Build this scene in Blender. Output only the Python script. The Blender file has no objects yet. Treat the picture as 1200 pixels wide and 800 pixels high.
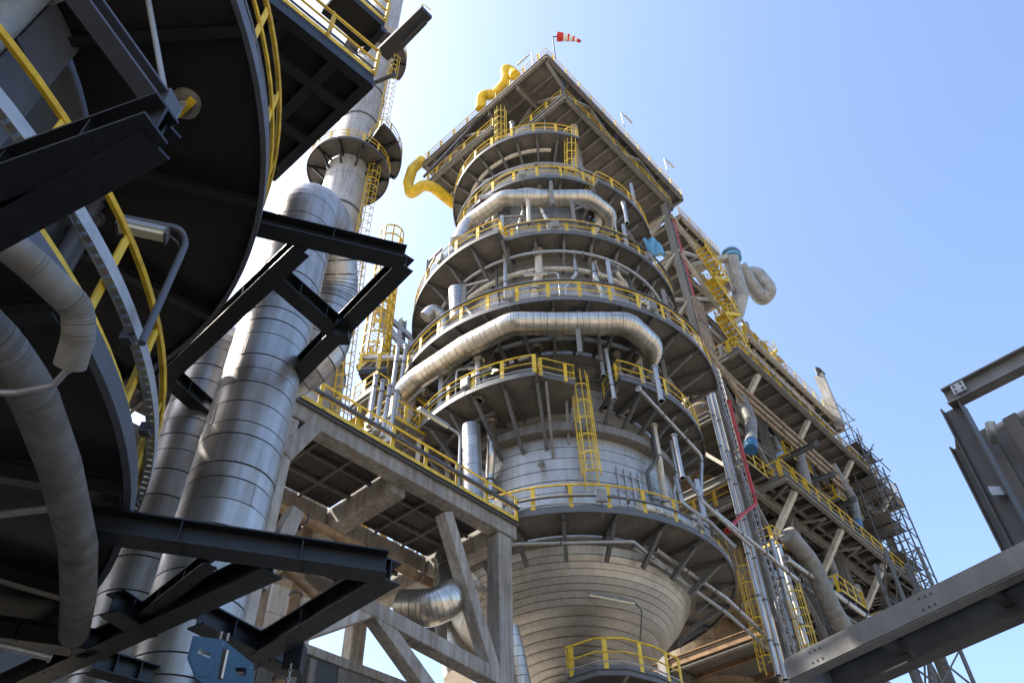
import bpy, math, random
from mathutils import Vector, Matrix
random.seed(7)
V = Vector
SC = bpy.context.scene
COL = SC.collection

# ------------------------------------------------------------------ camera
FPX, CAMZ = 941.0, 1.6
_z = V((-22, 940, 941)).normalized()
_E = math.asin(_z.z)
FW = V((0, math.cos(_E), math.sin(_E)))
_b = -_z.x * math.tan(_E)
RT = V((math.sqrt(1 - _b * _b - _z.x ** 2), _b, _z.x))
UP = RT.cross(FW)
CAM = V((0, 0, CAMZ))
cd = bpy.data.cameras.new('camera'); co = bpy.data.objects.new('camera', cd); COL.objects.link(co)
cd.sensor_width = 36; cd.lens = 36 * FPX / 1200; cd.clip_end = 3000; cd.clip_start = 0.05
co.matrix_world = Matrix((
    (RT.x, UP.x, -FW.x, 0), (RT.y, UP.y, -FW.y, 0), (RT.z, UP.z, -FW.z, CAMZ), (0, 0, 0, 1)))
SC.camera = co

# ------------------------------------------------------------------ sky, sun, exposure
SUN_AZ, SUN_EL = -80.0, 47.0
w = bpy.data.worlds.new('World'); SC.world = w; w.use_nodes = True
nt = w.node_tree; bg = nt.nodes['Background']
sk = nt.nodes.new('ShaderNodeTexSky'); sk.sky_type = 'NISHITA'; sk.sun_disc = False
sk.sun_elevation = math.radians(SUN_EL); sk.sun_rotation = math.radians(SUN_AZ)
sk.air_density = 1.0; sk.dust_density = 3.3; sk.ozone_density = 3.6
nt.links.new(sk.outputs[0], bg.inputs[0]); bg.inputs[1].default_value = 0.15
sd = bpy.data.lights.new('sun', 'SUN'); sd.energy = 3.6; sd.angle = math.radians(0.5); sd.color = (1, .93, .82)
so = bpy.data.objects.new('sun', sd); COL.objects.link(so)
_s = V((math.sin(math.radians(SUN_AZ)) * math.cos(math.radians(SUN_EL)), math.cos(math.radians(SUN_AZ)) * math.cos(math.radians(SUN_EL)), math.sin(math.radians(SUN_EL))))
so.rotation_euler = _s.to_track_quat('Z', 'Y').to_euler(); so.location = (0, 0, 120)
SC.view_settings.view_transform = 'Standard'; SC.view_settings.look = 'None'
SC.view_settings.exposure = 1.5; SC.view_settings.gamma = 1
SC.cycles.max_bounces = 6; SC.cycles.diffuse_bounces = 3

# ------------------------------------------------------------------ placing helpers: real heights / real vertical planes
def ray(x, y): return ((x - 600) * RT - (y - 400) * UP + FPX * FW).normalized()
def at(x, y, z):
    d = ray(x, y); return CAM + d * ((z - CAMZ) / d.z)
def dist(x, y, hd):
    d = ray(x, y); return CAM + d * (hd / math.hypot(d.x, d.y))
AZ = math.radians(42.3)
RD = V((math.sin(AZ), math.cos(AZ), 0)); LD = V((-math.cos(AZ), math.sin(AZ), 0)); ZD = V((0, 0, 1))
ORG = at(640, 64, 58.0); ORG.z = 0
def P(r, l, z): return ORG + RD * r + LD * l + ZD * z
def onL(x, y, l):
    d = ray(x, y); return CAM + d * ((P(0, l, 0) - CAM).dot(LD) / d.dot(LD))
def onR(x, y, r):
    d = ray(x, y); return CAM + d * ((P(r, 0, 0) - CAM).dot(RD) / d.dot(RD))
def polar(az, hd, z): return V((math.sin(math.radians(az)) * hd, math.cos(math.radians(az)) * hd, z))

# ------------------------------------------------------------------ materials
def mat(name, col, rough=.6, metal=0., var=.15, scale=3., bump=0., streak=0., col2=None, spec=.5):
    m = bpy.data.materials.new(name); m.use_nodes = True
    t = m.node_tree; n = t.nodes; b = n['Principled BSDF']
    tc = n.new('ShaderNodeTexCoord'); mp = n.new('ShaderNodeMapping')
    t.links.new(tc.outputs['Object'], mp.inputs[0])
    ns = n.new('ShaderNodeTexNoise'); ns.inputs['Scale'].default_value = scale; ns.inputs['Detail'].default_value = 8; ns.inputs['Roughness'].default_value = .65
    t.links.new(mp.outputs[0], ns.inputs['Vector'])
    rp = n.new('ShaderNodeValToRGB'); rp.color_ramp.elements[0].position = .3; rp.color_ramp.elements[1].position = .72
    c = V(col); d = V(col2) if col2 else c * (1 - 2 * var)
    rp.color_ramp.elements[0].color = (*d, 1); rp.color_ramp.elements[1].color = (*(c * (1 + var * .6)), 1)
    t.links.new(ns.outputs[0], rp.inputs[0])
    last = rp.outputs[0]
    oi = n.new('ShaderNodeObjectInfo')
    hs = n.new('ShaderNodeHueSaturation')
    mr = n.new('ShaderNodeMapRange'); mr.inputs[3].default_value = 1 - var; mr.inputs[4].default_value = 1 + var * .6
    t.links.new(oi.outputs['Random'], mr.inputs[0]); t.links.new(mr.outputs[0], hs.inputs['Value'])
    t.links.new(last, hs.inputs['Color']); last = hs.outputs[0]
    if streak:
        mp2 = n.new('ShaderNodeMapping'); mp2.inputs['Scale'].default_value = (5, 5, .35)
        t.links.new(tc.outputs['Object'], mp2.inputs[0])
        n2 = n.new('ShaderNodeTexNoise'); n2.inputs['Scale'].default_value = 1.2; n2.inputs['Detail'].default_value = 5
        t.links.new(mp2.outputs[0], n2.inputs['Vector'])
        mx = n.new('ShaderNodeMix'); mx.data_type = 'RGBA'; mx.blend_type = 'MULTIPLY'
        r2 = n.new('ShaderNodeValToRGB'); r2.color_ramp.elements[0].position = .38; r2.color_ramp.elements[1].position = .6
        r2.color_ramp.elements[0].color = (.62, .52, .42, 1); r2.color_ramp.elements[1].color = (1, 1, 1, 1)
        t.links.new(n2.outputs[0], r2.inputs[0]); mx.inputs[0].default_value = streak
        t.links.new(last, mx.inputs[6]); t.links.new(r2.outputs[0], mx.inputs[7]); last = mx.outputs[2]
    t.links.new(last, b.inputs['Base Color'])
    b.inputs['Metallic'].default_value = metal; b.inputs['Specular IOR Level'].default_value = spec
    mr2 = n.new('ShaderNodeMapRange'); mr2.inputs[3].default_value = max(.05, rough - .1); mr2.inputs[4].default_value = min(1, rough + .14)
    n3 = n.new('ShaderNodeTexNoise'); n3.inputs['Scale'].default_value = scale * 2.3; n3.inputs['Detail'].default_value = 6
    t.links.new(mp.outputs[0], n3.inputs['Vector']); t.links.new(n3.outputs[0], mr2.inputs[0]); t.links.new(mr2.outputs[0], b.inputs['Roughness'])
    if bump:
        bp = n.new('ShaderNodeBump'); bp.inputs['Strength'].default_value = bump; bp.inputs['Distance'].default_value = .02
        t.links.new(n3.outputs[0], bp.inputs['Height']); t.links.new(bp.outputs[0], b.inputs['Normal'])
    return m
M = dict(
    clad=mat('aluminium_cladding', (.50, .485, .45), .42, .6, .09, .7, .25, .3),
    jacket=mat('pipe_jacket', (.50, .49, .475), .38, .8, .12, 1.0, .6, .55),
    jacket2=mat('bright_jacket', (.62, .58, .51), .3, .92, .10, 1.2, .5, .3),
    core=mat('seam_core', (.05, .045, .04), .9),
    plate=mat('deck_plate', (.17, .16, .142), .72, 0, .2, .9, .1, .5),
    steel=mat('grey_steel', (.24, .23, .21), .6, .1, .15, 2.2, .05, .5),
    galv=mat('galvanised_steel', (.42, .43, .44), .5, .6, .12, 6),
    edge=mat('edge_channel', (.12, .12, .122), .55, .1, .12, 3),
    yellow=mat('yellow_paint', (.8, .55, .035), .55, 0, .2, 5, .1, .5),
    ypipe=mat('yellow_pipe_paint', (.92, .62, .025), .5, 0, .14, 2, .2, .45),
    concrete=mat('concrete', (.38, .36, .33), .85, 0, .2, 1.1, .5, .7),
    black=mat('black_paint', (.009, .0105, .014), .42, 0, .2, 5, .05),
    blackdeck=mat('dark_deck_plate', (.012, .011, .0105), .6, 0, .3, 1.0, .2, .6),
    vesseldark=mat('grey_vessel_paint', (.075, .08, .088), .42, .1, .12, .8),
    bluegrey=mat('blue_grey_steel', (.09, .10, .125), .45, .2, .12, 3),
    stack=mat('stack_paint', (.46, .45, .43), .55, .2, .1, .8, .05, .6),
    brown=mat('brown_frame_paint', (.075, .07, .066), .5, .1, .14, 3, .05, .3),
    brownlit=mat('lit_brown_frame_paint', (.21, .207, .20), .5, .1, .12, 3, .05, .3),  # paler copy of the brown frame paint, light on the faces put into colour
    cream=mat('cream_steel', (.55, .51, .43), .6, 0, .14, 1.5, .05, .5),
    tan=mat('tan_insulation', (.40, .31, .21), .65, .1, .22, 1.3, .1, .6),
    rust=mat('rusty_steel', (.30, .19, .10), .8, 0, .3, 2.5, .2),
    grate=mat('floor_grating', (.045, .042, .04), .75, 0, .2, 4),
    gratebar=mat('grating_bar', (.11, .105, .10), .7, 0, .15, 4),
    red=mat('red_paint', (.42, .03, .025), .5, 0, .12, 4),
    blue=mat('blue_plastic', (.14, .36, .55), .45, 0, .1, 4),
    bluebox=mat('blue_enamel', (.018, .105, .22), .4, 0, .06, 3),
    white=mat('white_paint', (.75, .75, .73), .55, 0, .06, 6),
    sock=mat('red_fabric', (.65, .05, .04), .85, 0, .1, 6),
    wht=mat('white_fabric', (.8, .78, .75), .85, 0, .08, 6),
    glass=mat('lamp_diffuser', (.62, .58, .42), .25, 0, .08, 5),
    pale=mat('pale_grey_duct', (.42, .42, .41), .5, .35, .14, 1.2, .2, .6),
    hose=mat('grey_hose', (.16, .15, .14), .7, 0, .18, 5, .2, .6),
    ground=mat('paved_ground', (.31, .27, .215), .9, 0, .1, .15, .2),
    net=mat('dark_tube', (.10, .10, .10), .6, .2, .1, 5),
)

# ------------------------------------------------------------------ mesh builder
class MB:
    def __init__(s): s.v = []; s.f = []
    def add(s, vs, fs):
        o = len(s.v); s.v += [V(p) for p in vs]; s.f += [tuple(i + o for i in f) for f in fs]; return s
    def box(s, c, ex, ey, ez):
        c, ex, ey, ez = map(V, (c, ex, ey, ez))
        return s.add([c + ex * a + ey * b + ez * d for a in (-1, 1) for b in (-1, 1) for d in (-1, 1)],
                     [(0, 1, 3, 2), (4, 6, 7, 5), (0, 4, 5, 1), (2, 3, 7, 6), (0, 2, 6, 4), (1, 5, 7, 3)])
    def prof(s, p0, p1, pr, up=None):
        p0, p1 = V(p0), V(p1); d = (p1 - p0).normalized()
        up = V(up) if up else (ZD if abs(d.z) < .95 else V((0, 1, 0)))
        x = d.cross(up).normalized(); y = x.cross(d).normalized(); n = len(pr)
        vs = [p0 + x * a + y * b for a, b in pr] + [p1 + x * a + y * b for a, b in pr]
        return s.add(vs, [(i, (i + 1) % n, n + (i + 1) % n, n + i) for i in range(n)] + [tuple(range(n - 1, -1, -1)), tuple(range(n, 2 * n))])
    def bar(s, p0, p1, w, h=None, up=None):
        h = h or w; return s.prof(p0, p1, [(-w / 2, -h / 2), (w / 2, -h / 2), (w / 2, h / 2), (-w / 2, h / 2)], up)
    def ibeam(s, p0, p1, w, h, tf=None, tw=None, up=None):
        tf = tf or h * .09; tw = tw or w * .08; a, b, c = w / 2, h / 2, tw / 2
        return s.prof(p0, p1, [(-a, -b), (a, -b), (a, -b + tf), (c, -b + tf), (c, b - tf), (a, b - tf), (a, b), (-a, b), (-a, b - tf), (-c, b - tf), (-c, -b + tf), (-a, -b + tf)], up)
    def chan(s, p0, p1, w, h, t=.012, up=None):
        return s.prof(p0, p1, [(0, -h / 2), (w, -h / 2), (w, -h / 2 + t), (t, -h / 2 + t), (t, h / 2 - t), (w, h / 2 - t), (w, h / 2), (0, h / 2)], up)
    def angle(s, p0, p1, w, t=.01, up=None):
        return s.prof(p0, p1, [(0, 0), (w, 0), (w, t), (t, t), (t, w), (0, w)], up)
    def tube(s, pts, r, n=8, caps=True, r1=None):
        pts = [V(p) for p in pts]; k = len(pts); o = len(s.v); pv = None; rr = r if isinstance(r, (list, tuple)) else [r] * k
        for i, p in enumerate(pts):
            a = pts[max(i - 1, 0)]; b = pts[min(i + 1, k - 1)]; d = (b - a).normalized()
            if pv is None:
                x = d.cross(ZD if abs(d.z) < .9 else V((1, 0, 0))).normalized()
            else:
                x = (pv - d * pv.dot(d)).normalized()
            pv = x; y = d.cross(x)
            s.v += [p + (x * math.cos(2 * math.pi * j / n) + y * math.sin(2 * math.pi * j / n)) * rr[i] for j in range(n)]
        for i in range(k - 1):
            for j in range(n):
                a = o + i * n + j; b = o + i * n + (j + 1) % n
                s.f.append((a, b, b + n, a + n))
        if caps: s.f.append(tuple(range(o + n - 1, o - 1, -1))); s.f.append(tuple(range(o + (k - 1) * n, o + k * n)))
        return s
    def prism(s, poly, h, nrm=ZD):
        n = len(poly); nrm = V(nrm); a = [V(p) for p in poly]
        return s.add(a + [p + nrm * h for p in a], [(i, (i + 1) % n, n + (i + 1) % n, n + i) for i in range(n)] + [tuple(range(n - 1, -1, -1)), tuple(range(n, 2 * n))])
    def build(s, name, m, parent=None, smooth=False):
        base = WORLD.get(parent.name, V((0, 0, 0))) if parent else V((0, 0, 0))
        me = bpy.data.meshes.new(name); me.from_pydata([p - base for p in s.v], [], s.f)
        me.materials.append(M[m]); 
        if smooth:
            me.polygons.foreach_set('use_smooth', [True] * len(me.polygons)); me.set_sharp_from_angle(angle=.7)
        o = bpy.data.objects.new(name, me); COL.objects.link(o)
        if parent: o.parent = parent; WORLD[o.name] = base
        return o
WORLD = {}
def thing(name, label, cat, base, group=None):
    o = bpy.data.objects.new(name, None); COL.objects.link(o); o.location = base; o.empty_display_size = .3
    o['label'] = label; o['category'] = cat
    if group: o['group'] = group
    WORLD[o.name] = V(base); return o
def tag(o, label, cat, group=None):
    o['label'] = label; o['category'] = cat
    if group: o['group'] = group
    return o
def inst(src, parent, loc, rz=0):
    o = src.copy(); COL.objects.link(o); o.parent = parent; o.location = V(loc) - WORLD[parent.name]; o.rotation_euler = (0, 0, rz); WORLD[o.name] = V(loc); return o
def mesh_of(name, mb, m, smooth=False):
    me = bpy.data.meshes.new(name); me.from_pydata(mb.v, [], mb.f); me.materials.append(M[m])
    if smooth: me.polygons.foreach_set('use_smooth', [True] * len(me.polygons)); me.set_sharp_from_angle(angle=.7)
    return me
def place(name, me, parent, loc, rz=0):
    o = bpy.data.objects.new(name, me); COL.objects.link(o); o.parent = parent
    o.location = V(loc) - (WORLD[parent.name] if parent else V((0, 0, 0))); o.rotation_euler = (0, 0, rz); WORLD[o.name] = V(loc); return o

def fillet(pts, rad, n=6):
    pts = [V(p) for p in pts]; out = [pts[0]]
    for i in range(1, len(pts) - 1):
        a, b, c = pts[i - 1], pts[i], pts[i + 1]; u = (a - b); v = (c - b)
        al = u.angle(v)
        if al > 3.05: out.append(b); continue
        t = min(rad / math.tan(al / 2), u.length * .48, v.length * .48); p, q = b + u.normalized() * t, b + v.normalized() * t
        for k in range(n + 1):
            s = k / n; out.append((p.lerp(b, s)).lerp(b.lerp(q, s), s))
    out.append(pts[-1]); return out
def resample(pts, step):
    out = [pts[0]]; acc = 0
    for a, b in zip(pts, pts[1:]):
        L = (b - a).length
        if L < 1e-6: continue
        t = step - acc
        while t <= L: out.append(a.lerp(b, t / L)); t += step
        acc = (L - (t - step))
    if (out[-1] - pts[-1]).length > step * .3: out.append(pts[-1])
    else: out[-1] = pts[-1]
    return out
def pipe(label, pts, r, m='jacket', rad=None, sec=1.0, n=20, name='insulated_pipe', cat='pipe', group=None, gap=.018, hangers=()):
    """clad pipe: dark core with separate jacket sections, short gores in the bends"""
    path = fillet(pts, rad or r * 1.6, 7); t = thing(name, label, cat, V(pts[0]), group)
    cpth = list(path); cpth[0] = path[0] + (path[1] - path[0]).normalized() * .06; cpth[-1] = path[-1] + (path[-2] - path[-1]).normalized() * .06
    MB().tube(cpth, r - .02, n).build('pipe_core', 'core', t, True)
    # straight runs are cut into lengths, every bend step is a gore
    segs = []
    for a, b in zip(path, path[1:]):
        L = (b - a).length; k = max(1, round(L / sec))
        if L < sec * .6 and L < r * 1.2: segs.append((a, b)); continue
        cu = [0] + [(i + random.uniform(-.22, .22)) / k for i in range(1, k)] + [1]
        for i in range(k): segs.append((a.lerp(b, cu[i]), a.lerp(b, cu[i + 1])))
    dirs = [(b - a).normalized() for a, b in segs]
    for i, (a, b) in enumerate(segs):
        d = dirs[i]; g = min(gap / 2, (b - a).length * .06)
        q = r * (1 + random.uniform(-.006, .006))
        j = V((random.uniform(-1, 1), random.uniform(-1, 1), random.uniform(-1, 1))) * r * .006
        mb = MB()
        # mitred ends
        n0 = (d + dirs[i - 1]).normalized() if i and (segs[i - 1][1] - a).length < 1e-4 else d
        n1 = (d + dirs[i + 1]).normalized() if i < len(segs) - 1 else d
        x = d.cross(ZD if abs(d.z) < .9 else V((1, 0, 0))).normalized(); y = d.cross(x); v = []
        for c, nn, sg, rr in ((a, n0, 1, q), (b, n1, -1, q * 1.008)):
            for k in range(n):
                o = (x * math.cos(2 * math.pi * k / n) + y * math.sin(2 * math.pi * k / n)) * rr
                v.append(c + o - d * (o.dot(nn) / max(.3, d.dot(nn))) + d * g * sg + j)
        mb.add(v, [(k, (k + 1) % n, n + (k + 1) % n, n + k) for k in range(n)] + [tuple(range(n - 1, -1, -1)), tuple(range(n, 2 * n))])
        if r > .25 and (b - a).length > .2:
            ang = random.uniform(0, 6.28); o = x * math.cos(ang) + y * math.sin(ang); tg = d.cross(o)
            mb.box((a + b) / 2 + o * q * 1.003, d * ((b - a).length / 2 - g), o * .006, tg * .03)
        mb.build('cladding_section', m, t, True)
    return t
def plainpipe(label, pts, r, m='steel', rad=None, n=10, name='pipe', cat='pipe', group=None):
    path = fillet(pts, rad or r * 3, 5)
    o = MB()
    base = V(pts[0]); t = thing(name, label, cat, base, group)
    o.tube(path, r, n).build('pipe_run', m, t, True)
    for p, q in ((path[0], path[1]), (path[-1], path[-2])):
        d = (q - p).normalized(); MB().tube([p, p + d * r * .6], r * 1.45, n).build('flange', m, t, True)
    # clamps along the run
    pp = resample([V(a) for a in pts], max(2.2, r * 14))
    for a, b in zip(pp[1:-1], pp[2:]):
        d = (b - a).normalized(); MB().tube([a, a + d * .07], r * 1.2, n).build('clamp', 'net', t, True)
    return t

# shared railing pieces
POST = {}
def railing(par, pts, h=1.1, step=1.5, m='yellow', top='yellow', toe='edge', low='galv', closed=False, pw=.085, low_h=.42):
    """pts: deck edge polyline at deck level"""
    pts = [V(p) for p in pts]
    up = lambda z, off=0: [p + ZD * z for p in pts]
    MB().tube(up(h), .04, 6).build('top_rail', top, par, True)
    MB().tube(up(h * .55), .03, 6).build('mid_rail', m, par, True)
    if low: MB().tube(up(low_h * .6), .03, 6).build('conduit', low, par, True)
    mb = MB()
    for a, b in zip(pts, pts[1:]): mb.bar(a + ZD * .08, b + ZD * .08, .012, .15)
    mb.build('toe_plate', toe, par)
    if (m, pw) not in POST:
        q = MB(); q.box((0, 0, h / 2), (pw, 0, 0), (0, .008, 0), (0, 0, h / 2)); q.box((pw - .008, .035, h / 2), (.008, 0, 0), (0, .035, 0), (0, 0, h / 2))
        POST[(m, pw)] = mesh_of('post', q, m)
    for i, p in enumerate(resample(pts, step)):
        k = min(range(len(pts) - 1), key=lambda j: (pts[j].lerp(pts[j + 1], .5) - p).length)
        d = pts[k + 1] - pts[k]; place('post', POST[(m, pw)], par, p, math.atan2(d.y, d.x))

def ladder(label, foot, top, out, cage=True, width=.55, m='yellow', group=None, rad=.42, start=2.2, name='caged_ladder'):
    foot, top, out = V(foot), V(top), V(out).normalized(); ax = (top - foot).normalized(); side = ax.cross(out).normalized(); L = (top - foot).length
    t = thing(name, label, 'ladder', foot, group)
    for s in (-1, 1): MB().bar(foot + side * s * width / 2, top + side * s * width / 2, .06, .03, out).build('stringer', m, t)
    mb = MB(); k = 0.2
    while k < L: mb.tube([foot + ax * k - side * width / 2, foot + ax * k + side * width / 2], .018, 5); k += .3
    r_ = mb.build('rungs', m, t); r_['kind'] = 'stuff'
    if cage:
        k = start; c0 = out * .05; angs = [math.radians(a) for a in range(-20, 201, 20)]
        hp = lambda z: [foot + ax * z + out * (.3 + rad * math.sin(a)) + side * (rad * math.cos(a)) for a in angs]
        while k < L + .9:
            q = hp(k); mb = MB()
            for a, b in zip(q, q[1:]): mb.bar(a, b, .02 if rad < .55 else .05, .07 if rad < .55 else .12, ax)
            mb.build('cage_hoop', m, t); k += .9
        for a in angs[1::2]:
            o = out * (.3 + rad * math.sin(a)) + side * (rad * math.cos(a))
            MB().bar(foot + ax * start + o, foot + ax * (L + .9) + o, .05 if rad < .55 else .1, .014 if rad < .55 else .04, out).build('cage_strap', m, t)
    return t

ORD0 = ('first', 'second', 'third', 'fourth', 'fifth', 'sixth', 'seventh', 'eighth')
# ------------------------------------------------------------------ ground
g = MB(); g.add([(-900, -900, 0), (900, -900, 0), (900, 900, 0), (-900, 900, 0)], [(0, 1, 2, 3)])
go = g.build('ground', 'ground'); go['kind'] = 'structure'

# ------------------------------------------------------------------ main tower vessel
TA = math.radians(3.9); TX = V((math.sin(TA) * 34, math.cos(TA) * 34, 0))
_c = V((-math.sin(TA), -math.cos(TA), 0)); _r = V((math.cos(TA), -math.sin(TA), 0))
def tp(th, r, z, ax=TX): a = math.radians(th); return ax + (_c * math.cos(a) + _r * math.sin(a)) * r + ZD * z
def th_of(x, y, z, ax=TX):
    p = at(x, y, z) - ax; return math.degrees(math.atan2(p.dot(_r), p.dot(_c)))
def shell(par, ax, rows, m, panels=40, gap=.025, sub=2, lap=.014, a0=-180, a1=180, name='cladding_band'):
    """each row (z0,z1,r0,r1) one band of separate slightly uneven panels"""
    for (z0, z1, r0, r1) in rows:
        mb = MB(); off = random.random() * 9
        for k in range(panels):
            b0 = a0 + (a1 - a0) * k / panels + off; b1 = a0 + (a1 - a0) * (k + 1) / panels + off
            dr = random.uniform(-.5, .5) * lap; tl = random.uniform(-.6, .6) * lap
            v = []
            for j in range(sub + 1):
                a = b0 + (b1 - b0) * j / sub; tw = (j / sub - .5) * random.uniform(-.5, .5) * lap
                v += [tp(a, r0 + lap + dr + tl + tw, z0 + gap, ax), tp(a, r1 + dr - tl + tw, z1, ax), tp(a, r0 - .03, z0 + gap, ax)]
            fs = []
            for j in range(sub):
                o = j * 3; fs += [(o, o + 3, o + 4, o + 1), (o + 2, o + 5, o + 3, o)]
            mb.add(v, fs)
        mb.build(name, m, par, True)
def lathe(mb, ax, prof, n=64, a0=-180, a1=180):
    o = len(mb.v); full = abs(a1 - a0) >= 360; k = n if full else n + 1
    for r, z in prof: mb.v += [tp(a0 + (a1 - a0) * j / n, r, z, ax) for j in range(k)]
    for i in range(len(prof) - 1):
        for j in range(n):
            a = o + i * k + j; b = o + i * k + (j + 1) % k
            mb.f.append((a, b, b + k, a + k))
    return mb
def split(z0, z1, r0, r1, h):
    n = max(1, round((z1 - z0) / h)); return [(z0 + (z1 - z0) * i / n, z0 + (z1 - z0) * (i + 1) / n, r0 + (r1 - r0) * i / n, r0 + (r1 - r0) * (i + 1) / n) for i in range(n)]
tower = thing('process_tower', 'tall silver clad process vessel with cone bottom, ringed by walkways', 'tower', TX)
PROF = [(1.5, 0), (1.5, 13.0), (1.5, 14.7), (2.1, 15.1), (3.05, 15.85), (4.05, 16.65), (4.85, 17.5), (5.3, 18.2), (5.42, 18.7), (5.42, 24.0), (5.05, 24.6), (5.05, 30.4), (6.0, 33.0), (6.0, 36.3), (4.6, 38.2), (4.6, 47.0), (3.4, 48.6), (3.4, 54.8)]
lathe(MB(), TX, [(r - .05, z) for r, z in PROF], 72).build('vessel_core', 'core', tower, True)
for (r0, z0), (r1, z1) in zip(PROF, PROF[1:]):
    if z1 <= 14.7: hh = 1.4
    elif z0 < 18.1: hh = .24
    elif z0 < 24.5: hh = .62
    else: hh = .7
    shell(tower, TX, split(z0, z1, r0, r1, hh), 'clad', 12, sub=6, lap=.010 if z0 < 18.5 else .014)
for z, ro, h in ((24.05, 5.88, .42), (18.55, 5.62, .14), (36.0, 6.15, .2), (30.3, 5.2, .14), (27.3, 5.16, .1)):
    lathe(MB(), TX, [(ro - .9, z), (ro, z), (ro, z + h), (ro - .9, z + h)], 80).build('stiffening_ring', 'steel', tower, True)
for th, z, L in ((-8, 22.7, .9), (3, 21.4, .7), (-30, 21.9, .8)):
    a = tp(th, 5.45, z); MB().tube([a, a + (tp(th, 6, z) - a).normalized() * .55 - ZD * L * .6], .11, 8).build('nozzle', 'steel', tower, True)
# ladder-like framework seam on the right of the belly
for i in range(4): MB().bar(tp(27 + i * 4, 5.5, 20.0), tp(27 + i * 4, 5.5, 22.6), .07, .05).build('stiffener', 'galv', tower)
for i in range(3): MB().tube([tp(26 + j * 1.5, 5.53, 20.6 + i * .8) for j in range(10)], .03, 6).build('stiffener', 'galv', tower, True)

# ------------------------------------------------------------------ ring platforms
def ring_platform(label, z, ro, ri, a0, a1, nbr, drop, wall_r, m='plate', step=1.5, rail=True, group='walkways round the process tower', ax=TX, mbr='edge', medge='edge', low='galv', name='ring_platform', brace=True, toe='edge', ym='yellow', pw=.09):
    mid = (a0 + a1) / 2
    t = thing(name, label, 'walkway', tp(mid, ro, z, ax), group)
    sub = max(2, round((a1 - a0) / nbr / 4))
    for k in range(nbr):
        b0 = a0 + (a1 - a0) * k / nbr + .12; b1 = a0 + (a1 - a0) * (k + 1) / nbr - .12
        v = []; fs = []; dz = random.uniform(-.01, .01)
        for j in range(sub + 1):
            a = b0 + (b1 - b0) * j / sub; v += [tp(a, ri, z - .06 + dz, ax), tp(a, ro - .02, z - .06 + dz, ax), tp(a, ri, z, ax), tp(a, ro - .02, z, ax)]
        for j in range(sub):
            o = j * 4; fs += [(o, o + 1, o + 5, o + 4), (o + 2, o + 6, o + 7, o + 3), (o + 1, o + 3, o + 7, o + 5), (o, o + 4, o + 6, o + 2)]
        o = sub * 4; fs += [(0, 2, 3, 1), (o, o + 1, o + 3, o + 2)]
        MB().add(v, fs).build('deck_panel', m, t)
    for k in range(nbr + 1):
        a = a0 + (a1 - a0) * k / nbr
        MB().ibeam(tp(a, ri - .1, z - .17, ax), tp(a, ro - .03, z - .17, ax), .12, .2).build('radial_beam', mbr, t)
        if brace: MB().bar(tp(a, ro - .45, z - .24, ax), tp(a, wall_r + .03, z - drop, ax), .15, .2).build('knee_brace', mbr, t)
    n = max(8, round((a1 - a0) / 3)); edge = [tp(a0 + (a1 - a0) * j / n, ro, z, ax) for j in range(n + 1)]
    mb = MB()
    lathe(mb, ax, [(ro - .02, z - .2), (ro + .05, z - .2), (ro + .05, z + .02), (ro - .02, z + .02)], n, a0, a1); mb.build('edge_channel', medge, t, True)
    if rail:
        pr = [tp(a0 + (a1 - a0) * j / n, ro - .02, z, ax) for j in range(n + 1)]
        if a1 - a0 < 330: pr = [tp(a0, ri + .4, z, ax)] + pr + [tp(a1, ri + .4, z, ax)]
        railing(t, pr, step=step, low=low, toe=toe, m=ym, pw=pw)
    return t
ring_platform('lowest full walkway ring around the belly just above the silver cone', 19.0, 7.36, 5.5, -150, 150, 18, 1.2, 5.46)
aL0, aL1 = th_of(484, 512, 25.7), th_of(628, 438, 25.7)
RB = ring_platform('curved walkway with long braces on the left of the belly, ladder at its end', 25.7, 8.0, 5.1, aL0 - 25, aL1, 7, 2.3, 5.42)
# squared end of that walkway
q = [at(628, 438, 25.7), at(674, 449, 25.7), at(668, 486, 25.7), tp(aL1, 5.1, 25.7)]
MB().prism([p - ZD * .07 for p in q], .07).build('deck_panel', 'plate', RB)
railing(RB, [at(634, 440, 25.7), q[1], q[2]], step=1.2)
MB().bar(at(640, 447, 25.55), tp(th_of(640, 447, 25.55), 5.4, 22.9), .12).build('knee_brace', 'steel', RB)
MB().bar(at(664, 470, 25.55), tp(th_of(664, 470, 25.55), 5.4, 23.6), .12).build('knee_brace', 'steel', RB)
ring_platform('separate curved walkway on the right of the belly beside the pipe rack', 26.2, 7.35, 5.15, th_of(728, 440, 26.2), 95, 7, 1.4, 5.1)
ring_platform('walkway ring directly above the long bent silver pipe', 29.7, 8.7, 5.15, -88, 80, 15, 1.7, 5.1)
ring_platform('wide walkway ring on the left half of the upper bulge, thick braces', 36.2, 8.25, 6.1, -118, th_of(584, 270, 36.2), 8, 1.6, 6.02)
ring_platform('walkway ring across the front and right of the upper bulge', 36.2, 7.6, 6.1, th_of(586, 272, 36.2) + .3, 108, 10, 1.6, 6.02)
ring_platform('narrow walkway ring just above the upper bent silver pipe', 44.0, 5.95, 4.7, -80, 40, 9, 1.1, 4.62)
ring_platform('short curved walkway high on the right, a step lower than its neighbour', 42.8, 7.05, 4.7, th_of(700, 214, 42.8), 100, 6, 1.3, 4.62)
ring_platform('topmost curved walkway close below the square roof deck', 48.75, 6.25, 3.6, -105, th_of(678, 162, 48.75), 10, 1.7, 3.5)
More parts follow.
